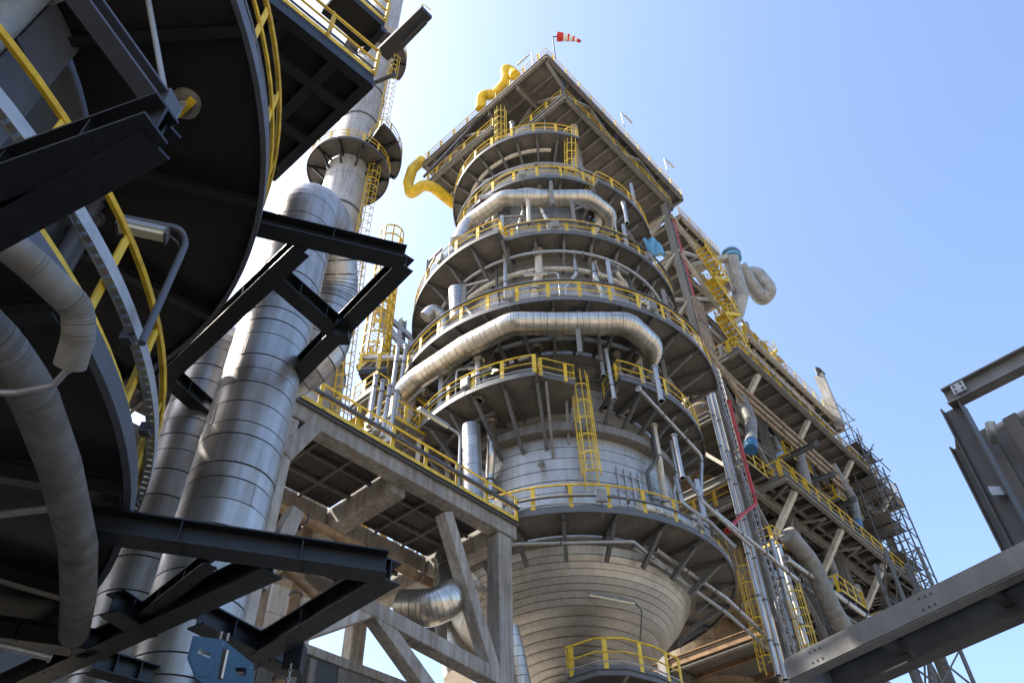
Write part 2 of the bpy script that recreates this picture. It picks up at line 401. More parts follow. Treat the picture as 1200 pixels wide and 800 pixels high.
# small platform in front of the cone at the very bottom
sp = thing('ring_platform', 'small yellow railed platform below the cone at the bottom edge', 'walkway', tp(0, 5.2, 13.0), 'walkways round the process tower')
ar = [at(665, 794, 13.3), at(700, 783, 13.3), at(735, 783, 13.3), at(770, 792, 13.3), at(800, 806, 13.3)]
bk = [tp(th_of(800, 806, 13.3), 1.6, 13.3), tp(th_of(665, 794, 13.3), 1.6, 13.3)]
MB().prism([p - ZD * .06 for p in ar + bk], .06).build('deck_panel', 'blackdeck', sp)
for a, b in zip(ar, ar[1:]): MB().chan(a - ZD * .13, b - ZD * .13, .07, .22).build('edge_channel', 'edge', sp)
railing(sp, [bk[1].lerp(ar[0], .3)] + ar, step=1.4)
for a in ar[::2]: MB().bar(a - ZD * .2, tp(0, 1.5, 11.6), .1).build('knee_brace', 'steel', sp)

# ------------------------------------------------------------------ pipes round the tower
pz = 28.55
pipe('long bent silver pipe wrapped round the middle of the tower', [at(470, 462, pz - .6), at(490, 443, pz), at(548, 405, pz), at(600, 379, pz), at(735, 379, pz), at(768, 408, pz), tp(th_of(760, 425, pz), 5.4, pz - .4)], .56, 'jacket2', 1.0, .33)
pz = 42.0
pipe('upper bent silver pipe wrapped round the neck of the tower', [at(538, 285, pz - 3), at(548, 262, pz), at(590, 232, pz), at(690, 232, pz), at(716, 252, pz), tp(th_of(722, 262, pz), 4.8, pz)], .5, 'jacket2', .9, .36)
for px, zz, rr, l in ((676, 28.55, 8.3, 2.0), (645, 42.0, 6.6, 1.8)):
    a = th_of(px, 378 if zz < 30 else 232, zz); s = thing('pipe_hanger', 'dark clamp post holding the %s bent silver pipe' % ('middle' if zz < 30 else 'upper'), 'pipe support', tp(a, rr, zz))
    MB().ibeam(tp(a, rr - .1, zz + .8), tp(a, rr - .1, zz - l), .22, .2, up=_c).build('hanger_post', 'steel', s); MB().box(tp(a, rr - .1, zz + .7), _r * .22, _c * .15, ZD * .12).build('clamp', 'black', s)
pipe('shiny silver pipe stub rising between the left walkways', [tp(th_of(552, 460, 25.7), 7.0, 25.7), tp(th_of(552, 460, 25.7), 7.0, 27.6), tp(th_of(535, 440, 25.7), 6.6, 29.2)], .42, 'jacket2', .8, .5)
pipe('silver vertical pipe under the left walkway, passing beside the gallery rail', [dist(555, 600, 28.3), dist(552, 500, 28.3)], .42, 'jacket', .8, .8)
pipe('short silver elbow loop at the far left of the tower', [at(498, 372, 33.4), at(508, 362, 34), at(520, 372, 33.5), at(524, 392, 32)], .36, 'jacket', .5, .5)
pipe('upright silver pipe standing before the left of the bulge', [at(537, 375, 31), at(535, 340, 33.3)], .42, 'jacket', .5, .6)
smalls = [
    ('thin grey pipe along the front of the upper neck walkway', [at(562, 232, 43.2), at(618, 222, 43.2), at(712, 233, 43.2), at(716, 262, 42.0)], .12, 'galv'),
    ('thin bright conduit sagging below the lowest walkway ring', [at(590, 637, 18.2), at(742, 634, 18.2), at(790, 672, 18.2)], .07, 'galv'),
    ('long thin pale pipe slanting under the right of the lowest ring', [at(768, 643, 18.4), at(850, 700, 18.3), at(905, 752, 18.2)], .1, 'jacket'),
    ('second thin pale pipe beneath the slanting one by the cone', [at(742, 640, 18.2), at(852, 718, 18.0), at(900, 760, 17.9)], .08, 'galv'),
    ('slanting pale pipe above the right belly walkway', [at(640 + 108, 455, 25.4), at(822, 534, 25.3), at(821, 580, 22.5)], .1, 'jacket'),
    ('pair pipe crossing in front of the upper right walkway', [at(757, 350, 34), at(745, 362, 33), at(800, 410, 33), at(806, 440, 31)], .1, 'jacket'),
    ('pale pipe descending right of the upper bulge', [at(696, 305, 35.2), at(700, 318, 35), at(745, 348, 34.9)], .1, 'jacket'),
    ('bent rod pipe under the bulge walkway at the right', [at(723, 313, 35.4), at(724, 322, 34.8), at(742, 345, 34.5)], .12, 'cream'),
    ('grey upright pipe in front of the belly near the ladder', [dist(710, 410, 27.2), dist(720, 468, 27.2)], .09, 'galv'),
    ('pale pipe turning down past the right end of the bulge ring', [at(782, 360, 34.0), at(800, 380, 33.5), at(815, 402, 33.2), at(822, 440, 31)], .1, 'jacket'),
    ('dark conduit on the front face of the middle walkway', [at(505, 405, 30.2), at(560, 368, 30.2), at(650, 345, 30.2), at(740, 360, 30.2)], .05, 'net'),
    ('pale pipe running left to right above the cone lamp', [at(860, 640, 19.5), at(832, 612, 19.8), at(800, 590, 20), at(792, 560, 22)], .09, 'galv'),
    ('paired pale pipe running down beside the right rail of the lowest ring', [at(880, 640, 19.5), at(856, 618, 19.7), at(826, 590, 20), at(806, 560, 22)], .08, 'jacket'),
    ('long pale pipe crossing from the lowest ring to the pipe rack', [at(838, 600, 20.5), at(900, 650, 20.5), at(935, 680, 20.4)], .1, 'jacket'),
    ('cream pipe loop at the top left beneath the square deck', [at(565, 200, 49.5), at(592, 180, 50), at(612, 196, 49.5), at(600, 205, 49)], .12, 'cream'),
    ('zigzag cream pipe in front of the top neck', [at(586, 206, 48.8), at(618, 190, 49), at(640, 186, 49), at(646, 190, 48.8)], .1, 'cream'),
]
for l, pts, r, m in smalls: plainpipe(l, pts, r, m)
for i in range(3):
    plainpipe('%s of three parallel pale pipes in front of the upper right rail' % ('outer', 'middle', 'inner')[i], [at(735 + i * 8, 372 - i * 9, 31.2), at(775 + i * 8, 402 - i * 9, 31.1), at(800 + i * 9, 425 - i * 9, 31)], .09, 'jacket', group='parallel pale pipes')
ladder('caged yellow ladder on the belly front, hanging from the left walkway', tp(th_of(690, 452, 26) , 5.6, 21.2), tp(th_of(686, 440, 26), 6.0, 26.0), _c, start=.4)
ladder('caged yellow ladder near the top walkway, right side', tp(22, 5.3, 44.2), tp(24, 5.6, 48.9), _c, start=1.0)
ladder('caged yellow ladder between the top walkway and the square deck', tp(-28, 5.2, 48.8), tp(-28, 5.2, 53.6), _c, start=.5)
# tube lamps on posts along the rings
def tube_lamp(label, p, out, post=1.9, length=1.2, s=1.0, drop=0, fm='galv'):
    out = V(out).normalized(); t = thing('tube_lamp', label, 'lamp', p, 'tube lamps on posts'); top = V(p) + ZD * post
    MB().tube(fillet([V(p), top, top + out * .5 * s], .25, 4), .04 * s, 8).build('lamp_post', fm, t, True)
    side = out.cross(ZD)
    c = top + out * (.5 * s + length / 2); hsg = MB().box(c + ZD * .03, out * length / 2, side * .075 * s, ZD * .03).build('housing', fm, t)
    MB().tube([c - out * length * .47 - ZD * .03, c + out * length * .47 - ZD * .03], .05 * s, 8).build('diffuser', 'glass', hsg, True)
tube_lamp('tube lamp on a grey post above the front of the middle walkway', tp(4, 8.6, 29.7), -_r)
tube_lamp('tube lamp on a grey post above the bulge walkway, left', tp(-40, 8.2, 36.2), _r)
tube_lamp('tube lamp on a tall grey post at the right of the bulge walkway', tp(33, 7.5, 36.2), -_c, 3.2)
tube_lamp('tube lamp on a post at the left edge of the belly walkway', tp(-35, 7.9, 25.7), _r)
tube_lamp('tube lamp on a post on the right belly walkway', tp(35, 7.3, 26.2), -_c, 2.2)
lp = thing('tube_lamp', 'slanting tube lamp fixed to the silver cone', 'lamp', tp(5, 4.3, 16.6), 'tube lamps on posts')
a, b = tp(10, 4.6, 16.9), tp(34, 4.6, 16.8)
MB().bar(a, b, .12, .1).build('housing', 'steel', lp); MB().tube([a - ZD * .09, b - ZD * .09], .05, 8).build('diffuser', 'glass', lp, True)
MB().tube([b, tp(38, 4.6, 16.5), tp(40, 4.0, 15)], .03, 6).build('conduit', 'net', lp, True)
for i, (th, r, z, h, w_) in enumerate(((-62, 7.9, 36.2, 3.2, 'bulge walkway, far left'), (-18, 7.3, 36.2, 2.6, 'bulge walkway, left of centre'), (14, 7.3, 36.2, 3.4, 'bulge walkway, centre'), (40, 7.2, 36.2, 2.8, 'bulge walkway, right of centre'), (-30, 8.4, 29.7, 3.0, 'middle walkway, left'), (22, 8.4, 29.7, 3.4, 'middle walkway, right of centre'), (45, 8.4, 29.7, 3.0, 'middle walkway, far right'), (-45, 7.7, 25.7, 2.6, 'left belly walkway'), (50, 7.1, 26.2, 3.0, 'right belly walkway'), (58, 7.1, 19.0, 3.4, 'lowest walkway, right'), (-40, 5.7, 44.0, 2.4, 'neck walkway, left'), (62, 6.8, 42.8, 3.6, 'short high walkway'))):
    p = tp(th, r, z); t = thing('support_post', 'grey steel pipe support post on the ' + w_, 'post', p, 'pipe support posts on the rings')
    MB().ibeam(p, p + ZD * h, .2, .18, up=_c).build('post_shaft', 'galv' if i % 2 else 'steel', t); MB().box(p + ZD * .02, _r * .18, _c * .18, ZD * .02).build('base_plate', 'steel', t)
    MB().bar(p + ZD * (h - .1), tp(th + 9, r - .3, z + h - .1), .14, .14).build('top_arm', 'steel', t); MB().bar(p + ZD * (h - .9), tp(th + 5, r - .2, z + h - .15), .09, .09).build('arm_brace', 'steel', t)
for i, (z, r, a0, a1, rr, m_, l) in enumerate(((35.4, 6.9, -70, 70, .09, 'galv', 'curved grey line under the bulge walkway'), (34.6, 6.35, -60, 85, .14, 'cream', 'curved cream line round the bulge below its walkway'), (31.6, 6.0, -50, 75, .12, 'jacket', 'curved silver line round the tower above the middle walkway'), (27.6, 5.4, -60, 60, .1, 'net', 'dark curved line round the belly behind the ladder'), (30.9, 8.75, -60, 60, .06, 'net', 'thin dark cable on the rail of the middle walkway'), (37.0, 8.0, -100, -20, .06, 'net', 'thin dark cable on the left bulge rail'), (37.0, 7.7, -15, 75, .06, 'net', 'thin dark cable on the right bulge rail'), (19.5, 7.45, -70, 75, .05, 'net', 'thin dark cable outside the lowest rail'), (45.4, 6.0, -70, 40, .06, 'galv', 'thin grey cable on the neck rail'), (47.2, 4.75, -70, 60, .12, 'cream', 'curved cream line round the neck under the top walkway'), (26.4, 8.05, -90, -20, .05, 'net', 'thin dark cable on the left belly rail'))):
    t = thing('ring_line', l, 'pipe', tp(a0, r, z)); n = 24
    MB().tube([tp(a0 + (a1 - a0) * j / n, r, z, TX) for j in range(n + 1)], rr, 8).build('pipe_run', m_, t, True)
    for j in range(3, n, 6): MB().box(tp(a0 + (a1 - a0) * j / n, r - .08, z), _r * .06, _c * .16, ZD * (rr + .03)).build('clamp', 'steel', t)
for i, (x0, y0, x1, y1, rr, m_) in enumerate(((592, 300, 600, 350, .12, 'galv'), (700, 385, 712, 440, .1, 'galv'), (560, 470, 556, 420, .2, 'jacket2'), (735, 262, 730, 238, .1, 'galv'), (602, 345, 610, 385, .1, 'net'), (775, 470, 765, 430, .12, 'galv'), (620, 262, 616, 235, .12, 'cream'), (800, 560, 790, 510, .1, 'jacket'))):
    a_ = dist(x0, y0, 27.6); b_ = V((a_.x, a_.y, dist(x1, y1, 27.6).z)); plainpipe('short upright %s line %s' % ({'galv': 'grey', 'jacket2': 'silver', 'net': 'dark', 'cream': 'cream', 'jacket': 'silver'}[m_], ('between bulge and middle walkways, left', 'under the bent silver pipe, right', 'beside the left belly walkway', 'beside the end of the upper bent pipe', 'just above the bent silver pipe', 'by the start of the right belly walkway', 'below the upper bent pipe', 'on the belly beside the pipe rack')[i]), [a_, b_], rr, m_)
for i, (th, r, z, w_) in enumerate(((-20, 7.3, 19.0, 'lowest rail, left'), (12, 7.3, 19.0, 'lowest rail, centre'), (48, 7.3, 19.0, 'lowest rail, right'), (-30, 7.95, 25.7, 'left belly rail'), (40, 7.3, 26.2, 'right belly rail'), (-12, 8.65, 29.7, 'middle rail, left of centre'), (35, 8.65, 29.7, 'middle rail, right'), (-45, 8.2, 36.2, 'bulge rail, left'), (5, 7.55, 36.2, 'bulge rail, centre'), (50, 7.55, 36.2, 'bulge rail, right'), (-10, 5.9, 44.0, 'neck rail'))):
    p = tp(th, r + .08, z + .55); o3 = (tp(th, r + 1, 0) - tp(th, r, 0)).normalized(); t = thing('junction_box', 'small grey electrical box on the ' + w_, 'box', p, 'electrical boxes on the rails')
    MB().box(p, o3.cross(ZD) * .22, o3 * .1, ZD * .28).build('box_body', 'galv', t); MB().box(p + o3 * .11, o3.cross(ZD) * .19, o3 * .012, ZD * .25).build('lid', 'steel', t); MB().tube(fillet([p - ZD * .28, p - ZD * .9, p - ZD * .9 - o3 * .6], .2, 4), .03, 6).build('cable', 'net', t, True)
pipe('silver pipe lying along the right of the lowest walkway behind its rail', [tp(a_, 6.35, 20.0) for a_ in (30, 38, 46, 54, 62, 70, 78, 86)], .42, 'jacket2', .6, .5, 18)
for wh, z0, z1, rw, n0, ths in (('on the wall under the bulge walkway', 30, 35.9, 6.25, 0, (-55, -41, -24, -6, 9, 27, 44, 60)), ('on the belly above the lowest walkway', 19.2, 25.4, 5.75, 1, (-58, -44, -33, 42, 52, 63)), ('on the neck under the narrow walkway', 36.6, 43.8, 5.0, 2, (-52, -36, -17, 4, 21, 38, 55)), ('on the belly under the middle walkway', 25.9, 29.5, 5.5, 1, (-60, -40, -10, 25, 38, 62)), ('on the top neck under the square deck', 49, 54.5, 3.8, 0, (-50, -20, 10, 40))):
    for i, th in enumerate(ths):
        k = (i + n0) % 4; rr = (.1, .16, .07, .22)[k]
        plainpipe('%s riser from the left %s' % (ORD0[i], wh), [tp(th, rw, z0), tp(th, rw, z0 + (z1 - z0) * .55), tp(th + (5, -4, 0, 3)[k], rw + .3, z0 + (z1 - z0) * .68), tp(th + (5, -4, 0, 3)[k], rw + .3, z1)], rr, ('galv', 'cream', 'net', 'jacket2')[(i * 3 + n0) % 4], group='thin risers on the tower')
for i, (z, r, a0, a1, rr, m_, l) in enumerate(((43.0, 5.4, -70, 30, .16, 'jacket2', 'silver curved line tucked under the neck walkway'), (48.2, 5.2, -90, 10, .14, 'cream', 'cream curved line tucked under the topmost walkway'), (29.1, 6.6, -70, 70, .12, 'galv', 'grey curved line tucked under the middle walkway'), (25.2, 6.6, -90, -25, .12, 'net', 'dark curved line tucked under the left belly walkway'), (36.9, 6.4, -80, 80, .18, 'jacket2', 'silver curved line on the bulge walkway behind the rail'))):
    t = thing('ring_line', l, 'pipe', tp(a0, r, z)); n = 24
    MB().tube([tp(a0 + (a1 - a0) * j / n, r, z, TX) for j in range(n + 1)], rr, 8).build('pipe_run', m_, t, True)
    for j in range(2, n, 4): MB().box(tp(a0 + (a1 - a0) * j / n, r, z + rr * .8), _r * .05, _c * .12, ZD * (rr * .6 + .12)).build('clamp', 'edge', t)
# valves and boxes on the decks
for i, (th, r, z, l) in enumerate([(36, 6.5, 19.0, 'dark valve cluster on the right of the lowest walkway'), (-50, 7.2, 36.2, 'dark valve cluster on the left bulge walkway'), (-55, 7.6, 29.7, 'dark valve cluster left on the middle walkway'), (58, 6.6, 36.2, 'dark valve cluster on the right bulge walkway')]):
    t = thing('valve', l, 'valve', tp(th, r, z)); p = tp(th, r, z)
    MB().tube([p, p + ZD * 1.3], .1, 8).build('riser', 'net', t, True); vb = MB().tube([p + ZD * .7 - _r * .4, p + ZD * .7 + _r * .4], .16, 8).build('valve_body', 'net', t, True)
    hw = [p + ZD * 1.35 + _r * .3 * math.cos(k * .52) + _c * .3 * math.sin(k * .52) for k in range(13)]; MB().tube(hw, .03, 6).build('handwheel', 'net', vb, True)
# ------------------------------------------------------------------ square decks over the tower
def rect_deck(label, r0, r1, l0, l1, z, nr, nl, gird=.5, m='plate', bm='steel', name='deck', cat='deck', rails='nswe', ribs='L', group=None, low='galv', step=1.5, th=.06, pw=.09):
    t = thing(name, label, cat, P((r0 + r1) / 2, (l0 + l1) / 2, z), group)
    for i in range(nr):
        for j in range(nl):
            a0 = r0 + (r1 - r0) * i / nr + .015; a1 = r0 + (r1 - r0) * (i + 1) / nr - .015; b0 = l0 + (l1 - l0) * j / nl + .015; b1 = l0 + (l1 - l0) * (j + 1) / nl - .015
            dz = random.uniform(-.008, .008)
            MB().prism([P(a0, b0, z - th + dz), P(a1, b0, z - th + dz), P(a1, b1, z - th + dz), P(a0, b1, z - th + dz)], th).build('deck_panel', m, t)
    for (a, b) in (((r0, l0), (r1, l0)), ((r0, l1), (r1, l1)), ((r0, l0), (r0, l1)), ((r1, l0), (r1, l1))):
        MB().ibeam(P(*a, z - th - gird / 2 - .01), P(*b, z - th - gird / 2 - .01), .24, gird).build('edge_girder', bm, t)
    if 'L' in ribs:
        n = nr * 2
        for i in range(1, n):
            r = r0 + (r1 - r0) * i / n; MB().ibeam(P(r, l0 + .1, z - th - .13), P(r, l1 - .1, z - th - .13), .14, .22).build('rib', bm, t)
    if 'R' in ribs:
        n = nl * 2
        for i in range(1, n):
            l = l0 + (l1 - l0) * i / n; MB().ibeam(P(r0 + .1, l, z - th - .14), P(r1 - .1, l, z - th - .14), .14, .24).build('rib', bm, t)
    c = dict(s=((r0, l0), (r1, l0)), n=((r0, l1), (r1, l1)), w=((r0, l0), (r0, l1)), e=((r1, l0), (r1, l1)))
    if rails == 'sw': railing(t, [P(r1, l0, z), P(r0, l0, z), P(r0, l1, z)], step=step, low=low, pw=pw)
    elif rails:
        for k in rails:
            if k in c: railing(t, [P(*c[k][0], z), P(*c[k][1], z)], step=step, low=low, pw=pw)
    return t
HZ, GZ = 58.0, 55.0
H = rect_deck('square roof deck at the very top of the tower, corner towards us', 0, 17.3, 0, 13.3, HZ, 6, 4, .45, rails='sw')
G = rect_deck('second square deck one level under the roof deck', 2.0, 15.3, .2, 12.2, GZ, 6, 3, .55, rails='sw', ribs='L')
G2 = rect_deck('small deck jutting out left below the roof deck', .1, 1.95, 5.6, 12.6, GZ - .3, 1, 3, .4, rails='w', ribs='R')
rf = thing('roof_trusswork', 'dark posts and diagonal braces between the two topmost square decks', 'frame', P(7, 6, GZ))
for r, l in ((2.1, .3), (8.5, .3), (15.2, .3), (2.1, 6), (2.1, 12), (8.5, 12)): MB().ibeam(P(r, l, GZ), P(r, l, HZ - .5), .26, .26, up=RD).build('post', 'bluegrey', rf)
for a, b in (((.2, .2, HZ - .6), (2.1, .3, GZ + 1.2)), ((2.1, .3, GZ), (5.3, .3, HZ - .5)), ((8.5, .3, GZ), (5.3, .3, HZ - .5)), ((8.5, .3, GZ), (11.8, .3, HZ - .5)), ((15.2, .3, GZ), (11.8, .3, HZ - .5)), ((2.1, .3, GZ), (2.1, 3.1, HZ - .5)), ((2.1, 6, GZ), (2.1, 3.1, HZ - .5)), ((.4, 6, GZ), (.4, 9, HZ - .5)), ((.4, 12, GZ), (.4, 9, HZ - .5)), ((.4, 7.5, GZ), (.4, 12.8, HZ - .5)), ((.2, 13, HZ - .6), (2.1, 12, GZ))):
    MB().bar(P(*a), P(*b), .2, .2).build('diagonal', 'steel', rf)
for l in (3, 6, 9, 12): MB().ibeam(P(.1, l, HZ - .85), P(16, l, HZ - .85), .22, .45).build('girder', 'steel', rf)
MB().bar(P(.1, 6.2, HZ - .3), P(.1, 13.2, GZ + 1.0), .18).build('diagonal', 'bluegrey', rf)
pipe('thick yellow pipe looping out past the left corner of the top deck', [at(533, 240, 52.5), at(507, 219, 52.8), at(496, 217, 53.2), at(481, 228, 53.6), at(478, 215, 55.2), at(483, 199, 57.0), at(494, 188, 58.8)], .42, 'ypipe', .7, 1.2, 14, 'yellow_pipe')
pipe('thick yellow pipe along the left roof edge with raised bend', [at(563, 128, 58.6), at(564, 112, 59.8), at(579, 111, 59.8), at(594, 96, 59.8), at(592, 81, 61.2), at(600, 84, 61), at(604, 89, 59.5)], .42, 'ypipe', .6, 1.2, 14, 'yellow_pipe')
# windsock
wb = P(1.5, .3, HZ); wt = thing('windsock', 'red and white striped windsock blowing right above the roof corner', 'windsock', wb)
w0 = at(650, 62, 58.9); w1 = V((w0.x, w0.y, 61.6))
MB().tube([V((w0.x, w0.y, HZ)), w1, w1 + V((.35, 0, 0))], .05, 8).build('mast', 'net', wt, True)
s0 = w1 + V((.35, 0, 0)); dr = V((.93, .1, .05)).normalized()
rs = [.36, .34, .3, .26, .22, .18, .15, .11]; Ls = [0, .42, .78, .95, 1.2, 1.35, 1.55, 1.75]
for i in range(7):
    MB().tube([s0 + dr * Ls[i] - ZD * (.012 * i * i), s0 + dr * Ls[i + 1] - ZD * (.012 * (i + 1) ** 2)], [rs[i], rs[i + 1]], 14, False).build('stripe', 'sock' if i % 2 == 0 else 'wht', wt, True)
for i, (x, y, z) in enumerate([(624, 72, 58.9), (730, 142, 58.9), (781, 196, 58.9)]):
    p = at(x, y, z); p.z = HZ; tube_lamp('bent lamp post on the roof edge, %s' % ('left of the windsock', 'right of the windsock', 'farthest right')[i], p, RD if i else LD, 2.4, 1.0)

# ------------------------------------------------------------------ main steel frame right of the tower
fr = thing('process_structure', 'tall steel column and beam frame standing right of the tower', 'steel frame', P(14, 0, 0))
CR = [14.5, 20.8, 27.2, 33.8, 40.2]; TOPZ = [54.3, 53.4, 44, 43.2, 40.5]
for i, r in enumerate(CR):
    for l in (.45, 6.9, 13.3):
        MB().ibeam(P(r, l, 0), P(r, l, TOPZ[i]), .5, .55, up=RD).build('column', 'steel', fr)
LV = [9, 19.5, 28.7, 33.2, 37.7, 43.2, 48.5, 53.3]
for z in LV:
    for i in range(4):
        if z > min(TOPZ[i], TOPZ[i + 1]) + .1: continue
        for l in (.45, 6.9, 13.3): MB().ibeam(P(CR[i] + .25, l, z - .35), P(CR[i + 1] - .25, l, z - .35), .3, .55).build('beam', 'cream' if z > 45 else 'steel', fr)
    for i in range(5):
        if z > TOPZ[i] + .1: continue
        for l in (.45, 6.9): MB().ibeam(P(CR[i], l + .28, z - .36), P(CR[i], l + 6.1, z - .36), .3, .55).build('beam', 'cream' if z > 45 else 'steel', fr)
for i, z0, z1 in ((0, 43.2, 48.5), (0, 48.5, 53.3), (1, 43.2, 48.5), (0, 28.7, 37.7), (1, 28.7, 37.7), (2, 28.7, 37.7), (0, 19.5, 28.7), (3, 19.5, 28.7)):
    for a, b in (((CR[i], z0), (CR[i + 1], z1)), ((CR[i + 1], z0), (CR[i], z1))):
        o = .35 if a[0] < b[0] else .13
        MB().bar(P(a[0], o, a[1]), P(b[0], o, b[1] - .5), .22, .2).build('diagonal', 'cream' if z0 > 40 else 'steel', fr)
for z0, z1 in ((43.2, 48.5), (48.5, 53.3), (37.7, 43.2), (28.7, 37.7)):
    for a, b, o in ((.5, 6.9, .03), (6.9, .5, -.2)): MB().bar(P(14.5 + o, a, z0), P(14.5 + o, b, z1 - .5), .24, .2).build('diagonal', 'cream', fr)
D1 = rect_deck('long cantilevered deck on the frame, upper one, with yellow corner rail', 15.8, 40.7, -1.44, 5.6, 38.0, 9, 3, .35, rails='sw', pw=.13, group='decks on the plant frame')
for i, r in enumerate((18.3, 25, 31.6, 38)):
    MB().bar(P(r, -1.3, 37.4), P(r, 2.4, 33.4), .34, .3).build('knee_brace', 'cream', D1)
D2 = rect_deck('long cantilevered deck on the frame, lower one, open grating', 17.5, 36.8, -1.3, 8.6, 29.0, 8, 4, .4, m='grate', bm='steel', rails='sw', ribs='LR', pw=.13, group='decks on the plant frame')
for i, r in enumerate((18.6, 24.4, 30.4, 35.5)): MB().bar(P(r, -1.15, 28.4), P(r, 2.6, 24.2), .34, .3).build('knee_brace', 'cream', D2)
for i in range(4):
    r = 18 + i * 4.7; MB().bar(P(r, -1, 28.55), P(r + 4.6, 8.2, 28.55), .16, .12).build('diagonal', 'steel', D2); MB().bar(P(r + 4.6, -1, 28.42), P(r, 8.2, 28.42), .16, .12).build('diagonal', 'steel', D2)
D4 = rect_deck('railed deck above the long upper deck, crowded with equipment', 20.6, 35.5, -.6, 6, 43.4, 5, 2, .4, m='plate', bm='cream', rails='sw', pw=.13, group='decks on the plant frame')
D5 = rect_deck('narrow ledge deck high between roof and pale ducts', 15.4, 21.2, -.2, 3, 53.4, 2, 1, .35, m='plate', bm='cream', rails='s', group='decks on the plant frame')
D8 = rect_deck('inner cream deck behind the red riser, higher one', 14.9, 20.6, 1.2, 12.6, 48.6, 2, 4, .35, m='plate', bm='cream', rails='', group='decks on the plant frame')
D9 = rect_deck('inner cream deck behind the red riser, lower one', 14.9, 20.4, 1.2, 12.6, 43.3, 2, 4, .35, m='plate', bm='cream', rails='', group='decks on the plant frame')
D6 = rect_deck('deck inside the frame at the bottom right behind the foreground beam', 14.4, 41, .6, 12.5, 19.6, 5, 2, .5, m='plate', bm='rust', rails='', ribs='L', group='decks on the plant frame')
D7 = rect_deck('inner deck of the frame just above the tan drums', 14.4, 40, 1, 12.5, 33.3, 5, 2, .4, m='plate', bm='steel', rails='', group='decks on the plant frame')
# stair flights, all yellow
def stair(label, a, b, side, wd=.8, group='yellow stair flights'):
    a, b, side = V(a), V(b), V(side).normalized(); t = thing('stair_flight', label, 'stairs', a, group); n = max(4, int(abs(b.z - a.z) / .22))
    for s in (0, 1):
        o = side * wd * s; MB().bar(a + o, b + o, .05, .24).build('stringer', 'yellow', t)
        MB().tube([a + o + ZD * 1.05, b + o + ZD * 1.05], .03, 6).build('handrail', 'yellow', t, True); MB().tube([a + o + ZD * .6, b + o + ZD * .6], .025, 6).build('mid_rail', 'yellow', t, True)
        for k in range(5): p = a.lerp(b, (k + .3) / 4.6) + o; MB().bar(p, p + ZD * 1.05, .05, .05).build('post', 'yellow', t)
    mb = MB(); hd = V((b.x - a.x, b.y - a.y, 0)).normalized()
    for k in range(n): mb.box(a.lerp(b, (k + .5) / n) + side * wd / 2, side * wd / 2, hd * .12, ZD * .015)
    q = mb.build('treads', 'yellow', t); q['kind'] = 'stuff'
zs = [38.2, 40.1, 42, 43.9, 45.8, 47.7, 49.6]
for i in range(6):
    a = P(16.3 if i % 2 == 0 else 19.0, -1.1, zs[i]); b = P(19.0 if i % 2 == 0 else 16.3, -1.1, zs[i + 1])
    stair('yellow stair flight under the pale ducts, %s from the bottom' % ('first', 'second', 'third', 'fourth', 'fifth', 'sixth')[i], a, b, LD)
for i, (r, z) in enumerate(((24.5, 43.6), (29.5, 38.2))): stair('short yellow stair flight farther along the frame, %s' % ('higher one' if i == 0 else 'lower one'), P(r, -.1, z), P(r + 3, -.1, z + 3.4), LD)
ladder('caged yellow ladder at the foot of the frame column, bottom edge', P(14.6, -.7, 14.5), P(14.6, -.7, 20.2), -LD, start=.6)
ladder('caged yellow ladder left of the frame column near the cone', P(12.6, .6, 16.5), P(12.6, .6, 21.5), -LD, start=.6)
# red riser
plainpipe('bright red upright fire pipe, upper length beside the frame column', [P(14.9, .3, 52.5), P(14.9, .3, 38.5)], .16, 'red', name='red_pipe')
plainpipe('bright red fire pipe, lower length ending in a bend', [onL(854, 470, -1.0), onL(886, 590, -1.0), onL(868, 604, -1.0), onL(852, 622, -1.0)], .1, 'red', name='red_pipe')
# pale ducts bulging out on the right, with blue collar
dp = [at(856, 302, 51), at(868, 345, 48), at(862, 370, 46.5), P(20.5, 1, 45.5)]
bc = pipe('pale grey duct dropping from a blue collar on the frame', dp, .62, 'pale', 1.0, 2.2, 18, 'duct', 'duct', gap=.008)
pipe('pale grey duct bent like a knee against the sky', [at(866, 312, 50.8), at(893, 352, 48.6), at(903, 340, 49.3), at(885, 318, 51), P(22, 2.5, 51)], .6, 'pale', .8, 2.4, 18, 'duct', 'duct', gap=.008)
c0 = at(858, 303, 51.2)
MB().tube([c0 - ZD * .1, c0 + ZD * .7], [.75, .7], 12).build('wrap', 'blue', bc, True); MB().tube([c0 + ZD * .3, c0 + ZD * .42], .78, 12).build('strap', 'net', bc, True)
MB().tube([c0 + ZD * .7, c0 + ZD * .8], [.7, .3], 12).build('wrap_top', 'blue', bc, True)
MB().bar(at(812, 312, 49.5), at(853, 302, 50.8), .5, .45).build('bracket', 'cream', bc)
bt = thing('tarpaulin', 'light blue tarpaulin bundle hanging behind the bulge walkway', 'tarpaulin', at(762, 290, 40))
c0 = at(762, 290, 40); mb = MB(); k = 0
pts = [(c0 + _r * (-.4 + .17 * i + .08 * j) + ZD * (.8 - .32 * j) + _c * .16 * math.sin(i * 2.1 + j * 1.7)) for j in range(6) for i in range(6)]
mb.add(pts, [(j * 6 + i, j * 6 + i + 1, j * 6 + i + 7, j * 6 + i + 6) for j in range(5) for i in range(5)])
o = mb.build('sheet', 'blue', bt, True); sm = o.modifiers.new('s', 'SOLIDIFY'); sm.thickness = .06
